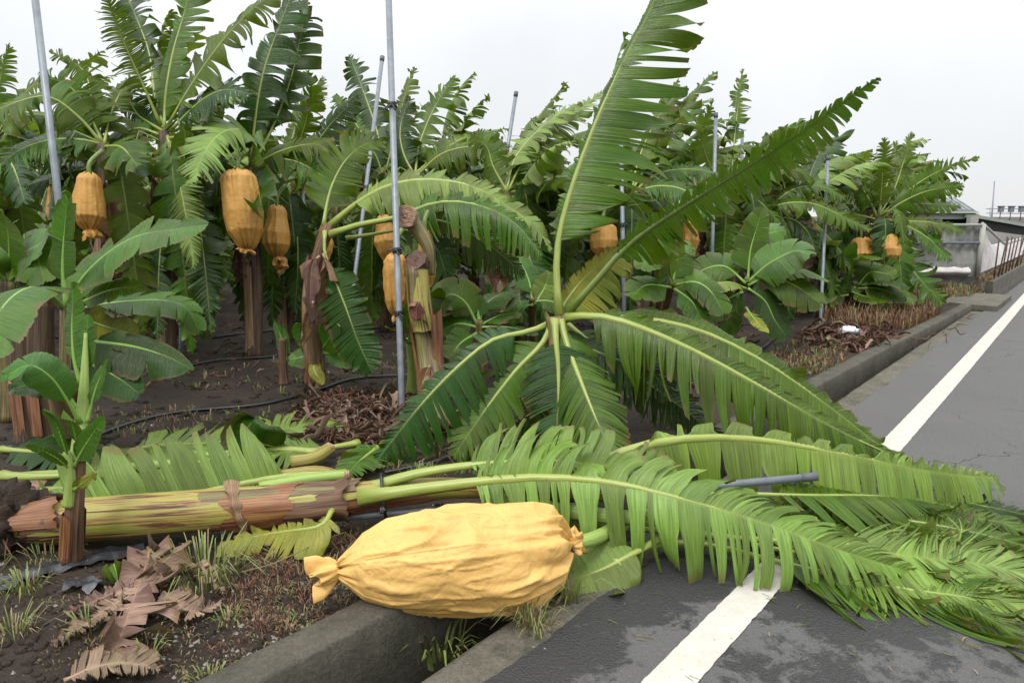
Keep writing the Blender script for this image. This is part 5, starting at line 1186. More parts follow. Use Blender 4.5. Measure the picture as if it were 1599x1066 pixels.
traced('plant with paired pale leaves sweeping up behind the tall torn leaf', (790, 470), 7.8, (792, 300), [
    ([(792, 300), (815, 255), (860, 205), (945, 142)], dict(W=.30, n=(-.45, -.7, .55), mat='leaf_pale', pet=.16, droop=2.2, F=(.5, .2, -.85), strips=(1, 4), rib='rib')), ([(790, 300), (805, 245), (850, 195), (905, 160)], dict(W=.30, n=(-.5, -.65, .6), mat='leaf_pale', pet=.2, droop=2.0, F=(.5, .2, -.85), dd=.4)),
    ([(788, 298), (800, 240), (835, 190), (885, 128)], dict(W=.26, n=(-.5, -.65, .6), dd=.9)), ([(795, 302), (840, 285), (885, 275), (930, 285)], dict(W=.26, n='cu', mat='leaf', **HANG)), ([(792, 302), (760, 300), (730, 320), (710, 370)], dict(W=.28, n='cu', mat='leaf_dark', **HANG)),
    ([(795, 305), (830, 320), (860, 360), (875, 420)], dict(W=.28, n='cu', mat='leaf_dark', **HANG)), ([(792, 305), (790, 350), (780, 420)], dict(W=.26, mat='leaf_dark')), ([(792, 300), (770, 260), (760, 230), (735, 215)], dict(W=.26))], seed=6)
traced('plant behind the tall torn leaf with slanting leaves reaching up right', (1000, 460), 8.2, (985, 300), [
    ([(985, 300), (1020, 240), (1060, 170), (1118, 112)], dict(W=.28, n=(-.5, -.7, .5))), ([(985, 300), (1000, 240), (1030, 180), (1070, 135)], dict(W=.28, n=(-.5, -.7, .5))), ([(988, 300), (1030, 270), (1090, 265), (1150, 285)], dict(W=.28, n='cu', mat='leaf', **HANG)),
    ([(985, 300), (1015, 225), (1030, 175), (1060, 125)], dict(W=.24, dd=1)), ([(985, 302), (1030, 290), (1075, 300), (1110, 340)], dict(W=.28, n='cu', mat='leaf', **HANG)), ([(985, 302), (950, 290), (920, 320)], dict(W=.26, n='cu', mat='leaf_dark', **HANG)), ([(985, 305), (1000, 350), (1000, 420)], dict(W=.26, mat='leaf_dark')),
    ([(985, 302), (1020, 310), (1050, 350), (1060, 400)], dict(W=.26, n='cu', mat='leaf_dark', **HANG))], seed=7)
traced('plant with a thin upright leaf standing clear of the diagonal leaf', (1145, 450), 9.4, (1142, 300), [
    ([(1142, 300), (1145, 240), (1152, 170), (1160, 108)], dict(W=.2, pet=.4, droop=3)), ([(1142, 300), (1180, 240), (1230, 215), (1290, 180)], dict(W=.28)), ([(1140, 300), (1110, 260), (1095, 210), (1110, 165)], dict(W=.26)), ([(1142, 300), (1190, 275), (1240, 265), (1270, 285)], dict(W=.28, n='cu', **HANG)),
    ([(1142, 302), (1180, 310), (1220, 350)], dict(W=.28, n='cu', mat='leaf', **HANG)), ([(1140, 302), (1110, 300), (1085, 340)], dict(W=.28, n='cu', mat='leaf_dark', **HANG)), ([(1142, 300), (1200, 230), (1240, 200), (1288, 190)], dict(W=.26, dd=.8)), ([(1142, 305), (1140, 350), (1130, 400)], dict(W=.26, mat='leaf_brown'))], seed=8)
traced('plant whose long arching leaf bows over toward the two rightmost bags', (1200, 440), 9.6, (1185, 345), [
    ([(1185, 345), (1215, 320), (1270, 318), (1330, 345), (1360, 360)], dict(W=.26, n='cu', **HANG)), ([(1185, 345), (1210, 290), (1250, 240), (1295, 215)], dict(W=.28)), ([(1185, 345), (1195, 290), (1205, 240), (1225, 200)], dict(W=.26)), ([(1183, 345), (1160, 310), (1140, 290)], dict(W=.26, n='cu')),
    ([(1185, 348), (1230, 340), (1260, 360), (1275, 400)], dict(W=.26, n='cu', mat='leaf_dark', **HANG)), ([(1185, 350), (1180, 390), (1160, 420)], dict(W=.24, mat='leaf_dark')), ([(1185, 345), (1230, 300), (1280, 290), (1320, 310)], dict(W=.26, n='cu', mat='leaf', **HANG))], seed=9)
traced('rightmost banana plant, its leaves streaming toward the net house', (1372, 470), 10.6, (1372, 338), [
    ([(1372, 338), (1376, 300), (1379, 255), (1382, 215)], dict(W=.24, droop=2)), ([(1374, 335), (1395, 300), (1412, 250), (1424, 206)], dict(W=.24)), ([(1376, 336), (1415, 300), (1465, 268), (1530, 245)], dict(W=.22, F=(.4, 0, -1), miss=.3)), ([(1376, 338), (1410, 315), (1450, 298), (1505, 290)], dict(W=.28)),
    ([(1376, 340), (1410, 322), (1450, 318), (1500, 322)], dict(W=.24, n='cu', F=(.4, 0, -1))), ([(1376, 342), (1420, 345), (1460, 348), (1508, 362)], dict(W=.24, n='cu', **HANG)), ([(1374, 342), (1410, 350), (1450, 372), (1484, 408)], dict(W=.28, n='cu', mat='leaf', **HANG)),
    ([(1370, 338), (1350, 290), (1340, 260), (1330, 240)], dict(W=.26)), ([(1370, 338), (1350, 300), (1325, 280), (1290, 262)], dict(W=.28)), ([(1378, 350), (1410, 400), (1440, 440), (1475, 476)], dict(W=.34, n=(-.2, -.9, .3), mat='leaf', dd=-.4, F=(.2, 0, -1), droop=1.5)),
    ([(1370, 342), (1330, 335), (1295, 345), (1270, 370)], dict(W=.26, n='cu', **HANG)), ([(1372, 340), (1385, 290), (1395, 260), (1400, 220)], dict(W=.24, dd=.8)), ([(1378, 352), (1402, 395), (1412, 440), (1415, 478)], dict(W=.26, mat='leaf_young', F=(.1, 0, -1)))], seed=10, dead=2)
traced('left edge plant whose lowest arching leaf passes behind the left pole', (150, 470), 6.6, (160, 225), [
    ([(160, 225), (130, 218), (80, 218), (30, 235), (-20, 275)], dict(W=.28, n='cu', mat='leaf', pet=.08, F=(.1, 0, -1), droop=2.8, strips=(2, 5))), ([(160, 225), (120, 180), (70, 150), (0, 170), (-40, 200)], dict(W=.3, n='cu', **HANG)),
    ([(162, 225), (172, 180), (190, 140), (205, 120)], dict(W=.28)), ([(160, 225), (130, 160), (100, 130), (60, 120)], dict(W=.26, mat='leaf_far')), ([(162, 228), (190, 230), (215, 260)], dict(W=.3, n='cu', mat='leaf', strips=(6, 14), **HANG)), ([(160, 230), (140, 260), (100, 270), (40, 290)], dict(W=.26, n='cu', mat='leaf_dark', **HANG)),
    ([(160, 230), (170, 270), (185, 330)], dict(W=.28, mat='leaf_dark')), ([(160, 228), (145, 170), (130, 110), (75, 80)], dict(W=.2, miss=.4, F=(.3, 0, -1)))], seed=11)
traced('leaning plant with ragged tips beyond the left photo edge', (20, 470), 7.6, (-10, 220), [
    ([(-10, 220), (20, 170), (60, 130), (110, 160)], dict(W=.28, n='cu', **HANG)), ([(-10, 220), (-5, 160), (5, 100), (15, 70)], dict(W=.24)), ([(-10, 225), (30, 215), (70, 240), (90, 290)], dict(W=.3, n='cu', mat='leaf_dark', **HANG)), ([(-10, 225), (20, 260), (40, 320)], dict(W=.3, mat='leaf_dark', n='cu', **HANG)),
    ([(-10, 220), (40, 180), (100, 190), (130, 230)], dict(W=.28, n='cu', **HANG))], seed=12)

# the rest of the plantation, row on row behind
rg = np.random.RandomState(77)
spots = []
s_ = -3.4
row = 0
while s_ > -46:
    r = 1.0 + (row % 2) * 1.1
    while r < 46:
        q = sr(s_ + rg.uniform(-.35, .35), r + rg.uniform(-.4, .4)); x, y = q[0], q[1]
        dep = y * CP
        px = 799.5 + FPX * x / max(y, .1)
        if dep > 7.6 and -330 < px < 1440 and dep < 34:
            ok = True
            if dep < 9.8 and 300 < px < 640: ok = False          # the open muddy lane
            if dep < 9.5 and px > 1040: ok = False
            if s_ > -3.6 and px > 1300 and dep < 11: ok = False
            if px > 1385 and dep < 17: ok = False
            if ok: spots.append((dep, x, y, px))
        r += 1.9
    s_ -= 1.9; row += 1
spots.sort()
NP = 0
for dep, x, y, px in spots:
    if dep > 20 and rg.rand() < .6: continue
    far = dep > 14
    h = rg.uniform(1.5, 2.05) * (1.0 + (.0 if px > 500 else .16)) * (1.0 if px < 1000 else 1.0)
    where = next(t_ for lim, t_ in [(95, 'behind the left grey pole'), (215, 'between the left grey pole and the tallest left plant'), (345, 'behind the tallest left plant'), (410, 'behind the largest hanging orange bag'),
                                    (500, 'behind the oval orange bag'), (620, 'around the slanting capped pole'), (760, 'just right of the tall centre pole'), (860, 'around the tilted capped pole'),
                                    (985, 'behind the tall upright torn leaf'), (1120, 'behind the base of the diagonal leaf'), (1260, 'behind the tip of the diagonal leaf'), (9999, 'behind the two rightmost orange bags')] if px < lim)
    rowt = 'nearer' if dep < 11 else 'middle' if dep < 16 else 'deepest'
    lab = 'wind-torn plant in the %s rows %s' % (rowt, where)
    rise_ = .5 if px < 1000 else .75
    banana_plant(x, y, h, 300 + NP, lab, '%s plantation rows %s' % (rowt, where),
                 nl=13 if not far else 10, hangers=5 if not far else 3, scale=1.0 if px > 500 else 1.08, rising=rise_, nvs=34 if not far else 22, dead=4 if not far else 2)
    NP += 1
# suckers sprouting between the rows
ns = 0
for dep, x, y, px in spots:
    if dep > 17 or rg.rand() < .3 or (320 < px < 600 and dep < 10.5): continue
    x2, y2 = x + rg.uniform(-.9, .9), y + rg.uniform(-.9, .4)
    z0 = fz(x2, y2); hh = rg.uniform(.35, .8)
    t = thing('banana_sucker', (x2, y2, z0 - .02), (('low sucker sprouting between the %s rows, %s the centre pole' % ('nearer' if dep < 11 else 'deeper', 'left of' if px < 620 else 'right of'))), 'banana plant', 'suckers in the %s rows, %s' % ('nearer' if dep < 11 else 'deeper', 'left' if px < 620 else 'right'))
    top = np.array([x2 + rg.uniform(-.1, .1), y2, z0 + hh]); stem(t, [(x2, y2, z0 - .02), top], .045, .03, 'stem_mix', seed=ns, seg=7, n=5)
    for k_ in range(6):
        az = rg.uniform(-math.pi, math.pi); pts = wind_leaf_pts(top, az, R_(rg.uniform(15, 75)), rg.uniform(.7, 1.1), rg, .2, rg.uniform(1.2, 2.4)); T = pts[4] - pts[2]
        pts[:, 2] = np.maximum(pts[:, 2], z0 + .08)
        leaf(t, pts, rg.uniform(.15, .22), n=nrm(np.array([-T[0], -T[1], abs(T[2]) + .4]) * .6 + np.array([-.1, -.3, .6])), F=(.2, 0, -1), droop=rg.uniform(1.5, 3), nv=22, Ms=5, strips=(3, 12), tear=(.3, .9), jit=.2, mat=['leaf', 'leaf_dark', 'leaf_young'][rg.randint(3)], rib='rib_dark', seed=9000 + ns * 7 + k_, sub=False, r0=.010)
    ns += 1
print('plants', NP, 'suckers', ns)
# ------------------------------------------------------------------ cut leaves lying behind the toppled stem
def cut_leaf(pp, W, label, seed, name='cut_leaf', cat='leaf', **kw):
    pts = trz(pp); o = pts[0].copy()
    a = dict(n=(0, -.35, .95), F=(0, 0, -1), droop=1.2, mat='leaf_pale', rib='rib', strips=(3, 12), tear=(.1, .7), jit=.22, nv=80, Ms=8, r0=.024, pet=.12, miss=.05)
    a.update(kw)
    t = thing(name, o, label, cat)
    leaf(t, pts, W, seed=seed, name='blade', **a)
    return t
cut_leaf([(540, 742, .16), (440, 745, .18), (330, 765, .16), (220, 785, .14), (110, 800, .10), (40, 800, .08)], .36, 'broad pale torn leaf lying right behind the toppled stem, its blade standing up', 401,
         n=(0, -.90, .42), wr=1.0, wl=.12, F=(-.1, .55, -.5), dr=1.2, dl=.5, pet=.2, strips=(3, 10), tear=(.15, .6), r0=.032, jit=.14, blunt=6, fold=.1, pleat=.003)
cut_leaf([(500, 705, .12), (440, 700, .13), (380, 706, .12), (300, 722, .12), (200, 735, .10), (120, 742, .10)], .28, 'pale leaf with a thick cut stalk under the standing dark scrap', 402, pet=.35, r0=.03, blunt=6)
cut_leaf([(160, 712, .10), (240, 696, .11), (340, 690, .12), (430, 672, .12), (500, 662, .11), (530, 672, .10)], .30, 'farthest pale leaf of the heap, fringed tip toward the dry litter', 403, strips=(2, 7), tear=(.05, .4))
cut_leaf([(0, 742, .12), (60, 742, .13), (120, 738, .13), (190, 728, .12), (280, 722, .10)], .24, 'pale leaf with a long round stalk at the left photo edge', 404, pet=.5, r0=.036)
cut_leaf([(0, 775, .13), (50, 765, .14), (110, 760, .13), (170, 752, .12)], .24, 'short broken leaf with a bright stalk low at the left edge', 405, pet=.45, r0=.042, strips=(5, 14))
cut_leaf([(440, 700, .10), (400, 690, .2), (385, 672, .26), (398, 655, .30)], .26, 'dark green leaf scrap standing upright in the heap', 406, n=(-.2, -.95, .2), mat='leaf_dark', F=(0, 0, -1), droop=.6, strips=(20, 40), tear=(.7, .95), nv=40, r0=.012, pet=.02, wl=1.0, wr=.6)
cut_leaf([(560, 690, .10), (510, 698, .12), (450, 705, .12), (400, 716, .10)], .16, 'narrow pale leaf sheath under the litter edge', 407, pet=.4, r0=.03, mat='leaf_pale')
cut_leaf([(0, 700, .09), (60, 705, .10), (120, 712, .10), (180, 715, .09)], .22, 'shaded green leaf lying flat by the old stumps', 408, mat='leaf_dark')
cut_leaf([(600, 690, .08), (560, 720, .12), (540, 745, .1)], .16, 'twisted green leaf tip below the slanting front leaf', 409, mat='leaf', strips=(2, 6))
cut_leaf([(130, 775, .14), (150, 740, .2), (158, 715, .22)], .16, 'grey green leaf flap sticking up behind the slender sucker', 410, n='c', strips=(10, 20), r0=.01, pet=.02)
cut_leaf([(715, 640, .08), (660, 655, .10), (600, 668, .09)], .12, 'small green leaf lying on the brown litter', 411, mat='leaf', strips=(6, 12), r0=.008)
# cut stalks in the heap
for i, (pp, r, m_, lab) in enumerate([([(0, 748, .10), (80, 742, .11), (150, 738, .11)], .034, 'stem_young', 'pale round cut stalk at the left edge of the heap'),
                                 ([(165, 735, .11), (225, 728, .12), (300, 722, .11)], .032, 'stem_young', 'creamy cut stalk with a dark broken end in the heap'),
                                 ([(270, 705, .13), (330, 712, .12), (390, 700, .12)], .026, 'stem_young', 'thin stalk with brown tip lying across the heap'),
                                 ([(455, 722, .12), (490, 716, .13), (515, 700, .14)], .045, 'stem_yg', 'stubby yellow green stalk end by the litter'),
                                 ([(405, 762, .16), (480, 748, .17), (545, 742, .17)], .034, 'stem_young', 'smooth green stalk base with purple cut end above the stem'),
                                 ([(420, 745, .12), (500, 735, .13), (560, 758, .13)], .03, 'stem_yg', 'mottled stalk half hidden behind the smooth green one')]):
    q, _ = spline(trz(pp), 14); t = thing('cut_stalk', q[0], lab, 'stalk', 'cut stalks in the heap')
    g = Geo(); tube(g, q, np.linspace(r, r * .85, 14), 12, bump=.04, seed=i); obj('rind', g, [M[m_]], t, q[0])
    cutend(t, q[-1], q[-1] - q[-2], r * .84, 'cut', 'cut_end', i)

# ------------------------------------------------------------------ dry leaves in the near left
def dry(pp, W, label, seed, dz=0.0, **kw):
    pts = np.array([np.array([*Z(a[0], a[1], .06)[:2], 0]) for a in pp])
    for i, p_ in enumerate(pts): p_[2] = fz(p_[0], p_[1]) + .02 + (pp[i][2] if len(pp[i]) > 2 else 0)
    t = thing('dry_leaf', pts[0], label, 'dry leaf')
    a = dict(n=(0, -.2, 1), F=(0, 0, -1), Fr=(.1, .2, 1), dr=2.5, droop=1.0, mat='leaf_dry', rib='rib_dry', strips=(2, 6), tear=(.0, .2), jit=.9, nv=66, Ms=10, r0=.008, pet=.05, miss=.25, pleat=.005, fold=.2, twist=1.6, tip=(.6, 1.0), tpow=3, gap=.16)
    a.update(kw); leaf(t, pts, W, seed=seed, name='blade', **a); return t
dry([(238, 862, .05), (225, 905, .03), (205, 950, .02), (185, 1000, .01), (160, 1055, .01)], .23, 'large crumpled dry leaf below the toppled stem', 421, wl=1.0, wr=.35)
dry([(232, 862, .03), (240, 890, .04), (262, 915, .02)], .10, 'twisted pale dry strip at the top of the crumpled leaf', 422, strips=(10, 20))
dry([(100, 1062, .01), (150, 1048, .03), (200, 1040, .03), (250, 1042, .01)], .085, 'ragged brown dry leaf piece at the bottom left', 423, strips=(3, 9), twist=.9)
dry([(205, 935, .02), (160, 960, .02), (115, 990, .01), (80, 1010, .01)], .05, 'thin dry strip fanning left from the crumpled leaf', 424)
dry([(210, 920, .02), (160, 940, .02), (100, 962, .01)], .045, 'narrow dry strip pointing at the left edge', 425)
dry([(255, 925, .01), (300, 950, .01), (345, 935, .01)], .07, 'ragged dry scrap right of the crumpled leaf', 426)
dry([(290, 880, .01), (320, 895, .01), (350, 925, .01)], .05, 'small dry scrap among the grass tuft', 427)
dry([(60, 830, .06), (40, 815, .10), (25, 795, .12)], .10, 'curled dry sheath at the root end of the toppled stem', 428, fold=.5, strips=(10, 20))
# torn green scrap on the mud
cut_leaf([(178, 880, .07), (182, 895, .08), (184, 908, .07)], .05, 'small square green leaf scrap on the near mud', 430, name='leaf_scrap', strips=(20, 30), tear=(.9, .95), r0=.003, pet=.0, nv=16, Ms=4, mat='leaf_young', blunt=9)
# root mass at the foot of the toppled stem
c = Z(22, 822, .13); t = thing('root_ball', c, 'dark muddy root clump torn up at the foot of the toppled stem', 'roots')
g = Geo(); n = 26; V = np.zeros((n, n + 1, 3))
for i in range(n):
    for j in range(n + 1):
        a = math.pi * i / (n - 1); b_ = 2 * math.pi * (j % n) / n; d = Vector((math.sin(a) * math.cos(b_), math.sin(a) * math.sin(b_), math.cos(a)))
        r = .18 * (1 + .45 * mnoise.noise(d * 2.3) + .35 * mnoise.noise(d * 6.1))
        V[i, j] = c + np.array([-.08, .0, .0]) + np.array(d) * r * (1.3, 1, 1)
grid(g, V, flip=False); obj('clod', g, [M['soil']], t, org(t))
rg = np.random.RandomState(8)
for i in range(34):
    a = rg.uniform(-1, 1, 3); a[0] -= .2; a[1] -= .5; a = nrm(a); b_ = c + a * .1
    q, _ = spline([b_, b_ + a * .08 + (0, 0, -.02), b_ + a * .15 + (rg.uniform(-.06, .06), 0, -.07 - .05 * rg.rand())], 7); q[:, 2] = np.maximum(q[:, 2], .055)
    g = Geo(); tube(g, q, np.linspace(.006, .0025, 7), 5); obj('root', g, [M['stem_brown']], t, org(t))

# ------------------------------------------------------------------ litter
def flake(rg, L, Wd, curl):
    n, m = 8, 4; V = np.zeros((n, m, 3)); ph, ph2 = rg.uniform(0, 6, 2); tw = rg.uniform(-1.4, 1.4); bw = rg.uniform(-.5, .5); k1 = rg.uniform(.3, 1.0); roll_ = rg.uniform(.3, 1.6) * curl
    for i in range(n):
        t_ = i / (n - 1) - .5; w_ = Wd * (1 - (2 * abs(t_)) ** 2 * k1) * (1 + .25 * math.sin(i * 2.1 + ph))
        for j in range(m):
            u_ = j / (m - 1) - .5; a = u_ * 2 * roll_ + tw * t_
            V[i, j] = (t_ * L, u_ * w_ * math.cos(a) + bw * L * t_ * t_, curl * .16 * L * math.cos(t_ * 5 + ph) + abs(u_) * w_ * math.sin(abs(roll_)) + u_ * w_ * math.sin(a) + rg.uniform(-.03, .03) * Wd)
    return V
def rot(V, yaw, pitch, roll):
    cy, sy, cp_, sp_, cr_, sr_ = math.cos(yaw), math.sin(yaw), math.cos(pitch), math.sin(pitch), math.cos(roll), math.sin(roll)
    Rm = np.array([[cy, -sy, 0], [sy, cy, 0], [0, 0, 1]]) @ np.array([[cp_, 0, sp_], [0, 1, 0], [-sp_, 0, cp_]]) @ np.array([[1, 0, 0], [0, cr_, -sr_], [0, sr_, cr_]])
    return V @ Rm.T
def heap(name, label_unused, region, count, size, seed, mats, pile=.05):
    rg = np.random.RandomState(seed); g = Geo()
    for i in range(count):
        (x0, y0), (rx, ry) = region
        a, r = rg.uniform(0, 2 * math.pi), math.sqrt(rg.rand())
        px, py = x0 + rx * r * math.cos(a), y0 + ry * r * math.sin(a)
        p_ = Z(px, py, .06)
        V = rot(flake(rg, size * rg.uniform(.4, 1.7), size * rg.uniform(.05, .22), rg.uniform(.4, 1.3)), rg.uniform(0, 6.3), rg.uniform(-.3, .3), rg.uniform(-.5, .5))
        V = V + p_ + np.array([0, 0, fz(p_[0], p_[1]) - .06 + .015 + pile * (1 - r) * rg.rand()])
        grid(g, V, m=rg.choice(len(mats), p=None))
    return tag(obj(name, g, [M[m_] for m_ in mats]), kind='stuff')
heap('leaf_litter', '', ((575, 655), (125, 42)), 900, .15, 1, ['leaf_dry', 'leaf_dry', 'leaf_brown'], .10)
heap('leaf_litter', '', ((1325, 528), (75, 20)), 460, .22, 2, ['leaf_dry', 'leaf_dry', 'leaf_brown'], .09)
heap('leaf_litter', '', ((700, 690), (120, 35)), 90, .12, 3, ['leaf_dry', 'leaf_brown', 'leaf_brown'], .03)
heap('leaf_litter', '', ((360, 540), (330, 70)), 420, .13, 4, ['leaf_brown', 'leaf_brown', 'leaf_dry', 'leaf_dark'], .02)
heap('leaf_litter', '', ((1000, 560), (280, 55)), 420, .15, 5, ['leaf_brown', 'leaf_dry', 'leaf_brown'], .02)
heap('leaf_litter', '', ((200, 960), (240, 100)), 60, .035, 6, ['leaf_brown', 'leaf_dry', 'leaf_brown'], .005)
heap('leaf_litter', '', ((1430, 505), (90, 40)), 60, .12, 7, ['leaf_brown', 'leaf_dry'], .02)
# larger curled dry leaves that stand out in the heaps
rg = np.random.RandomState(21)
protos = []
for i in range(5):
    g = Geo(); V = rot(flake(rg, .26, .055, 1.1), 0, 0, 0); grid(g, V); protos.append(data('dry_scrap', g, [M['leaf_dry']]))
for i in range(44):
    px, py = (rg.uniform(470, 690), rg.uniform(622, 695)) if i < 28 else (rg.uniform(1262, 1395), rg.uniform(514, 546))
    p_ = Z(px, py, .06); o = bpy.data.objects.new('dry_scrap', protos[i % 5]); COL.objects.link(o)
    o.location = (p_[0], p_[1], fz(p_[0], p_[1]) + .05 + .03 * rg.rand()); o.rotation_euler = (rg.uniform(-.5, .5), rg.uniform(-.3, .3), rg.uniform(0, 6.3)); k_ = rg.uniform(.6, 1.3) * (1 if i < 28 else 1.25); o.scale = (k_, k_, k_)
    tag(o, 'curled brown dry leaf scrap on the litter heap behind the toppled stem' if i < 28 else 'curled brown dry leaf scrap on the litter heap beside the far ditch wall', 'dry leaf', 'scraps on the near litter heap' if i < 28 else 'scraps on the far litter heap')
# pale dry sheaths and a white plastic scrap on the far heap
for i, (pp, lab) in enumerate([([(1302, 515), (1312, 530), (1318, 546)], 'pale dry forked sheath lying on the far litter heap'), ([(1318, 522), (1315, 535), (1322, 548)], 'second pale sheath crossing the forked one on the far heap')]):
    dry(pp, .07, lab, 440 + i, fold=.1, Fr=None, dr=1.5, twist=.3, strips=(20, 30), tear=(.8, .95), nv=30)
b = Z(1326, 517, .15); t = thing('plastic_scrap', b, 'crumpled white plastic scrap on the far litter heap', 'litter')
M['plastic'] = simple('white_plastic', (.62, .66, .72), .35, .5, 0, 20, .2)
g = Geo(); n = 12; V = np.zeros((n, n + 1, 3))
for i in range(n):
    for j in range(n + 1):
        a, b_ = math.pi * i / (n - 1), 2 * math.pi * (j % n) / n; d = Vector((math.sin(a) * math.cos(b_), math.sin(a) * math.sin(b_), math.cos(a))); V[i, j] = b + np.array(d) * (.12, .07, .06) * (1 + .5 * mnoise.noise(d * 3))
grid(g, V); obj('film', g, [M['plastic']], t, org(t))

# ------------------------------------------------------------------ drip hoses and black film
def hose(pp, r, label, z=.075, mat='black', name='drip_hose', flat=.5):
    pts = np.array([Z(a, b_, z) for a, b_ in pp]); pts[:, 2] = [fz(p_[0], p_[1]) + .022 for p_ in pts]
    q, _ = spline(pts, 60); q[:, 2] = [fz(p_[0], p_[1]) + .02 for p_ in q]
    g = Geo(); tube(g, q, r, 7, flat=flat); tag(obj(name, g, [M[mat]], None, q[0]), label, 'hose')
hose([(120, 690), (200, 660), (290, 640), (400, 632), (480, 612), (560, 588), (640, 584), (760, 578)], .018, 'black drip hose crossing the mud behind the heap')
hose([(330, 525), (430, 515), (520, 520), (620, 505)], .022, 'flat black hose farther back in the muddy lane')
hose([(240, 585), (330, 565), (400, 558), (450, 552)], .02, 'black hose piece in the middle of the muddy lane')
hose([(600, 735), (680, 720), (760, 690), (840, 690)], .014, 'thin black hose under the splayed crown')
hose([(1130, 560), (1180, 545), (1215, 520)], .03, 'black hose piece by the bright bushy sucker', mat='film')
def film(pp, W, label, seed, z=.065):
    rg = np.random.RandomState(seed); pts = np.array([Z(a, b_, z) for a, b_ in pp]); q, _ = spline(pts, 40); T = tangents(q); B = np.cross(T, [0, 0, 1.]); V = np.zeros((40, 7, 3))
    for i in range(40):
        for j in range(7):
            p_ = q[i] + B[i] * (j / 6 - .5) * W * (1 + .4 * mnoise.noise(Vector((i * .2, seed, 0))))
            V[i, j] = (p_[0], p_[1], fz(p_[0], p_[1]) + .02 + .028 * mnoise.noise(Vector((p_[0] * 14, p_[1] * 14, seed))) + .012 * (j == 3))
    g = Geo(); grid(g, V, flip=True); tag(obj('film_strip', g, [M['film']], None, q[0]), label, 'plastic film')
film([(-10, 915), (60, 890), (130, 872), (225, 850)], .12, 'wet black plastic film strip lying before the toppled stem', 1)
film([(0, 700), (50, 692), (100, 690)], .10, 'black film strip by the old stumps at the left', 2)
film([(100, 915), (130, 910), (155, 918)], .09, 'small torn black film scrap in the near mud', 3)

# ------------------------------------------------------------------ grasses
def blades(g, c, n, h, spread, rg, w=.004, m=0, lean=1.0):
    for i in range(n):
        a = rg.uniform(0, 2 * math.pi); r = spread * math.sqrt(rg.rand()) * .5; hh = h * rg.uniform(.45, 1.1); d = np.array([math.cos(a), math.sin(a), 0])
        b_ = np.asarray(c) + d * r; l = lean * rg.uniform(.2, 1.3); sd = np.array([-d[1], d[0], 0]) * w * rg.uniform(.7, 1.4)
        p0, p1, p2, p3 = b_, b_ + d * hh * l * .2 + (0, 0, hh * .5), b_ + d * hh * l * .6 + (0, 0, hh * .85), b_ + d * hh * l * 1.1 + (0, 0, hh * (.95 - .35 * l))
        V = np.array([[p0 - sd, p0 + sd], [p1 - sd * .9, p1 + sd * .9], [p2 - sd * .6, p2 + sd * .6], [p3 - sd * .08, p3 + sd * .08]]); grid(g, V, m=m)
def tuft(px, py, n, h, spread, label, seed, z=.06, w=.0026, mats=('grass', 'grass_dry'), mix=.2):
    rg = np.random.RandomState(seed); c = Z(px, py, z)
    if z == .06: c[2] = fz(c[0], c[1]) - .005
    g = Geo(); blades(g, c, int(n * (1 - mix)), h, spread, rg, w, 0); blades(g, c, int(n * mix), h * .9, spread, rg, w, 1)
    tag(obj('grass_tuft', g, [M[mats[0]], M[mats[1]]], None, c), label, 'grass tuft')
tuft(318, 895, 130, .17, .32, 'largest green grass tuft, below the toppled stem', 1, w=.003)
tuft(40, 918, 60, .10, .16, 'green grass tuft on mud at the left edge', 2)
tuft(65, 870, 40, .12, .2, 'straggly grass at the torn root clump', 3, mix=.5)
tuft(120, 800, 30, .16, .1, 'grass blades against the foot of the slender sucker', 4)
tuft(20, 985, 50, .10, .12, 'small pale grass tuft low at the left edge', 5, mix=.5)
tuft(135, 975, 26, .10, .08, 'little grass sprig left of the crumpled dry leaf', 6)
tuft(230, 1015, 20, .10, .05, 'grass sprig growing through the crumpled dry leaf', 7)
tuft(325, 1048, 40, .05, .12, 'flat grass sprig by the ditch wall at the bottom', 8)
tuft(355, 955, 30, .06, .08, 'grass sprig in the reddish weeds', 9)
tuft(822, 975, 70, .17, .09, 'wispy straw grass tuft in a kerb crack', 10, z=-.008, mix=.75, w=.0025)
tuft(838, 985, 40, .09, .12, 'yellow green tuft hugging the kerb', 11, z=-.008, mix=.5, w=.003)
tuft(892, 940, 34, .14, .06, 'upright grass tuft by the bag on the kerb', 12, z=-.008, mix=.35, w=.0035)
tuft(690, 1020, 40, .16, .22, 'dark grass hanging inside the open ditch', 13, z=-.16, mix=.1, w=.006)
tuft(455, 815, 60, .08, .3, 'green grass beside the fallen pole', 14)
tuft(600, 715, 50, .09, .3, 'sparse grass near the litter heap', 15)
tuft(1215, 520, 70, .16, .3, 'sparse grass under the bright bushy sucker', 16)
tuft(655, 735, 60, .06, .10, 'low grass under the slanting leaf', 17)
def patch(name, region, count, h, seed, mats, w=.003, lean=.8, zoff=0.0, reject=None):
    rg = np.random.RandomState(seed); g = Geo(); (x0, y0), (rx, ry) = region
    for i in range(count):
        a, r = rg.uniform(0, 6.283), math.sqrt(rg.rand()); p_ = Z(x0 + rx * r * math.cos(a), y0 + ry * r * math.sin(a), .06)
        if np.dot(p_[:2], RN) > wall_front(np.dot(p_[:2], RD)) - .17: continue
        c = np.array([p_[0], p_[1], fz(p_[0], p_[1]) - .004 + zoff]); blades(g, c, rg.randint(3, 7), h * rg.uniform(.5, 1.2), .05, rg, w, rg.randint(len(mats)), lean)
    return tag(obj(name, g, [M[m_] for m_ in mats]), kind='stuff')
patch('red_weeds', ((470, 925), (120, 55)), 420, .036, 31, ['grass_red', 'grass_red', 'grass_red', 'grass_red', 'grass_dry', 'grass'], .002, 1.2)
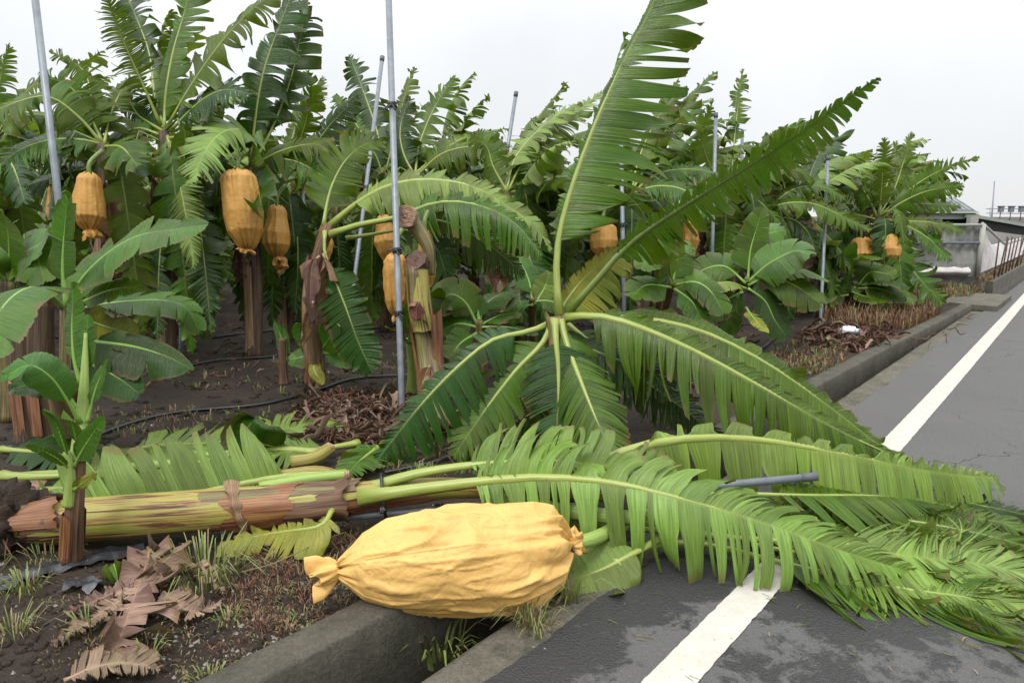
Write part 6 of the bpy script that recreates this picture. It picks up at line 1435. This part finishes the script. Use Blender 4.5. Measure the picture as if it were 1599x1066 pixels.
patch('red_weeds', ((480, 850), (110, 40)), 260, .045, 32, ['grass_red', 'grass_red', 'grass_red', 'grass_dry'], .002, 1.3)
patch('red_weeds', ((330, 1000), (110, 60)), 150, .025, 33, ['grass_red', 'grass_red', 'grass_dry', 'grass'], .002, 1.3)
patch('red_weeds', ((1370, 492), (95, 24)), 900, .26, 34, ['grass_red', 'grass_red', 'grass_dry'], .004, .5)
patch('red_weeds', ((1260, 560), (60, 28)), 260, .10, 35, ['grass_red', 'grass_dry', 'grass'], .003, .8)
patch('dry_grass', ((1480, 458), (60, 10)), 420, .22, 36, ['grass_dry', 'grass', 'grass_red'], .005, .6)
patch('grass', ((700, 700), (180, 50)), 160, .06, 37, ['grass', 'grass_dry'], .003)
patch('grass', ((250, 660), (230, 25)), 160, .06, 38, ['grass_dry', 'grass', 'grass_red'], .003)
patch('grass', ((150, 950), (150, 90)), 130, .03, 39, ['grass', 'grass_dry', 'grass_red'], .002)
patch('grass', ((500, 560), (320, 60)), 160, .07, 40, ['grass', 'grass_dry'], .003)
# dry grass between the rusty posts
rg = np.random.RandomState(41); g = Geo()
for i in range(420):
    blades(g, sr(-1.75 + rg.uniform(-.12, .12), rg.uniform(15.8, 30), .28), 4, .12, .06, rg, .005, rg.randint(2), .6)
tag(obj('dry_grass', g, [M['grass_dry'], M['grass_red']]), kind='stuff')
# a long straw lying from the grass to the bag
q = np.array([Z(a, b_, z) for a, b_, z in [(375, 893, .07), (430, 878, .10), (500, 845, .10), (540, 830, .09)]]); q, _ = spline(q, 20)
g = Geo(); tube(g, q, .0022, 5); tag(obj('straw', g, [M['grass_dry']], None, q[0]), 'long thin straw stalk from the grass tuft toward the yellow bag', 'straw')

# clods of mud
rg = np.random.RandomState(66); g = Geo()
for i in range(900):
    px, py = (rg.uniform(-20, 520), rg.uniform(850, 1066)) if i < 500 else (rg.uniform(0, 900), rg.uniform(540, 720))
    p_ = Z(px, py, .06)
    if np.dot(p_[:2], RN) > wall_front(np.dot(p_[:2], RD)) - .18: continue
    n = 5; V = np.zeros((n, 8, 3)); s_ = rg.uniform(.006, .022) * (1 if i < 500 else 1.7); o_ = rg.uniform(0, 50)
    for a_ in range(n):
        for b_ in range(8):
            th, ph = math.pi * a_ / (n - 1), 2 * math.pi * (b_ % 7) / 7; d = Vector((math.sin(th) * math.cos(ph), math.sin(th) * math.sin(ph), math.cos(th)))
            V[a_, b_] = np.array(d) * s_ * (1 + .7 * mnoise.noise(d * 1.4 + Vector((o_, 0, 0)))) * (1.2, 1, .7)
    grid(g, V + (p_[0], p_[1], fz(p_[0], p_[1]) + s_ * .1))
tag(obj('mud_clods', g, [M['soil']]), kind='stuff')
# pebbles and shredded leaf bits
rg = np.random.RandomState(55); g = Geo(); ico = np.array([(0, 0, 1), (.9, 0, .1), (.2, .9, 0), (-.8, .5, .1), (-.7, -.6, 0), (.3, -.9, .1), (0, 0, -1)]); it = [(0, 1, 2), (0, 2, 3), (0, 3, 4), (0, 4, 5), (0, 5, 1), (6, 2, 1), (6, 3, 2), (6, 4, 3), (6, 5, 4), (6, 1, 5)]
for i in range(420):
    px, py = (rg.uniform(230, 480), rg.uniform(900, 1060)) if i < 170 else (rg.uniform(0, 900), rg.uniform(560, 1060))
    p_ = Z(px, py, .06)
    if np.dot(p_[:2], RN) > wall_front(np.dot(p_[:2], RD)) - .17: continue
    s_ = rg.uniform(.003, .011); V = ico * s_ * rg.uniform(.6, 1.3, 3); V = rot(V, rg.uniform(0, 6), 0, 0) + (p_[0], p_[1], fz(p_[0], p_[1]) + s_ * .3); g.add(V, None, it)
for i in range(160):
    q = sr(rg.uniform(-1.6, -1.35), rg.uniform(.9, 8), -.003); s_ = rg.uniform(.003, .008); V = rot(ico * s_ * rg.uniform(.6, 1.3, 3), rg.uniform(0, 6), 0, 0) + q; g.add(V, None, it)
tag(obj('gravel', g, [M['pebble']], smooth=False), kind='stuff')
g = Geo()
for i in range(75):
    px, py = rg.uniform(900, 1599), rg.uniform(880, 1060)
    if i > 30: px, py = rg.uniform(1180, 1599), rg.uniform(880, 1000)
    p_ = Z(px, py, .006)
    if np.dot(p_[:2], RN) < -1.4: continue
    V = rot(flake(rg, rg.uniform(.01, .07), rg.uniform(.002, .006), .15), rg.uniform(0, 6), 0, 0); V[..., 2] = np.abs(V[..., 2]) + .006; grid(g, V + (p_[0], p_[1], 0), m=rg.randint(3))
tag(obj('leaf_shreds', g, [M['leaf'], M['leaf_dry'], M['leaf_yellow']]), kind='stuff')
# curled leaf strip on the road
cut_leaf([(1290, 905, .03), (1305, 890, .06), (1318, 918, .05), (1325, 940, .02)], .04, 'small curled green strip lying on the asphalt under the leaves', 450, name='leaf_scrap', strips=(20, 30), r0=.003, pet=.0, nv=26, Ms=4, mat='leaf')
cut_leaf([(1275, 922, .02), (1300, 912, .03), (1322, 915, .02)], .04, 'pale folded strip on the asphalt by the white line', 451, name='leaf_scrap', strips=(20, 30), r0=.003, pet=.0, nv=26, Ms=4)
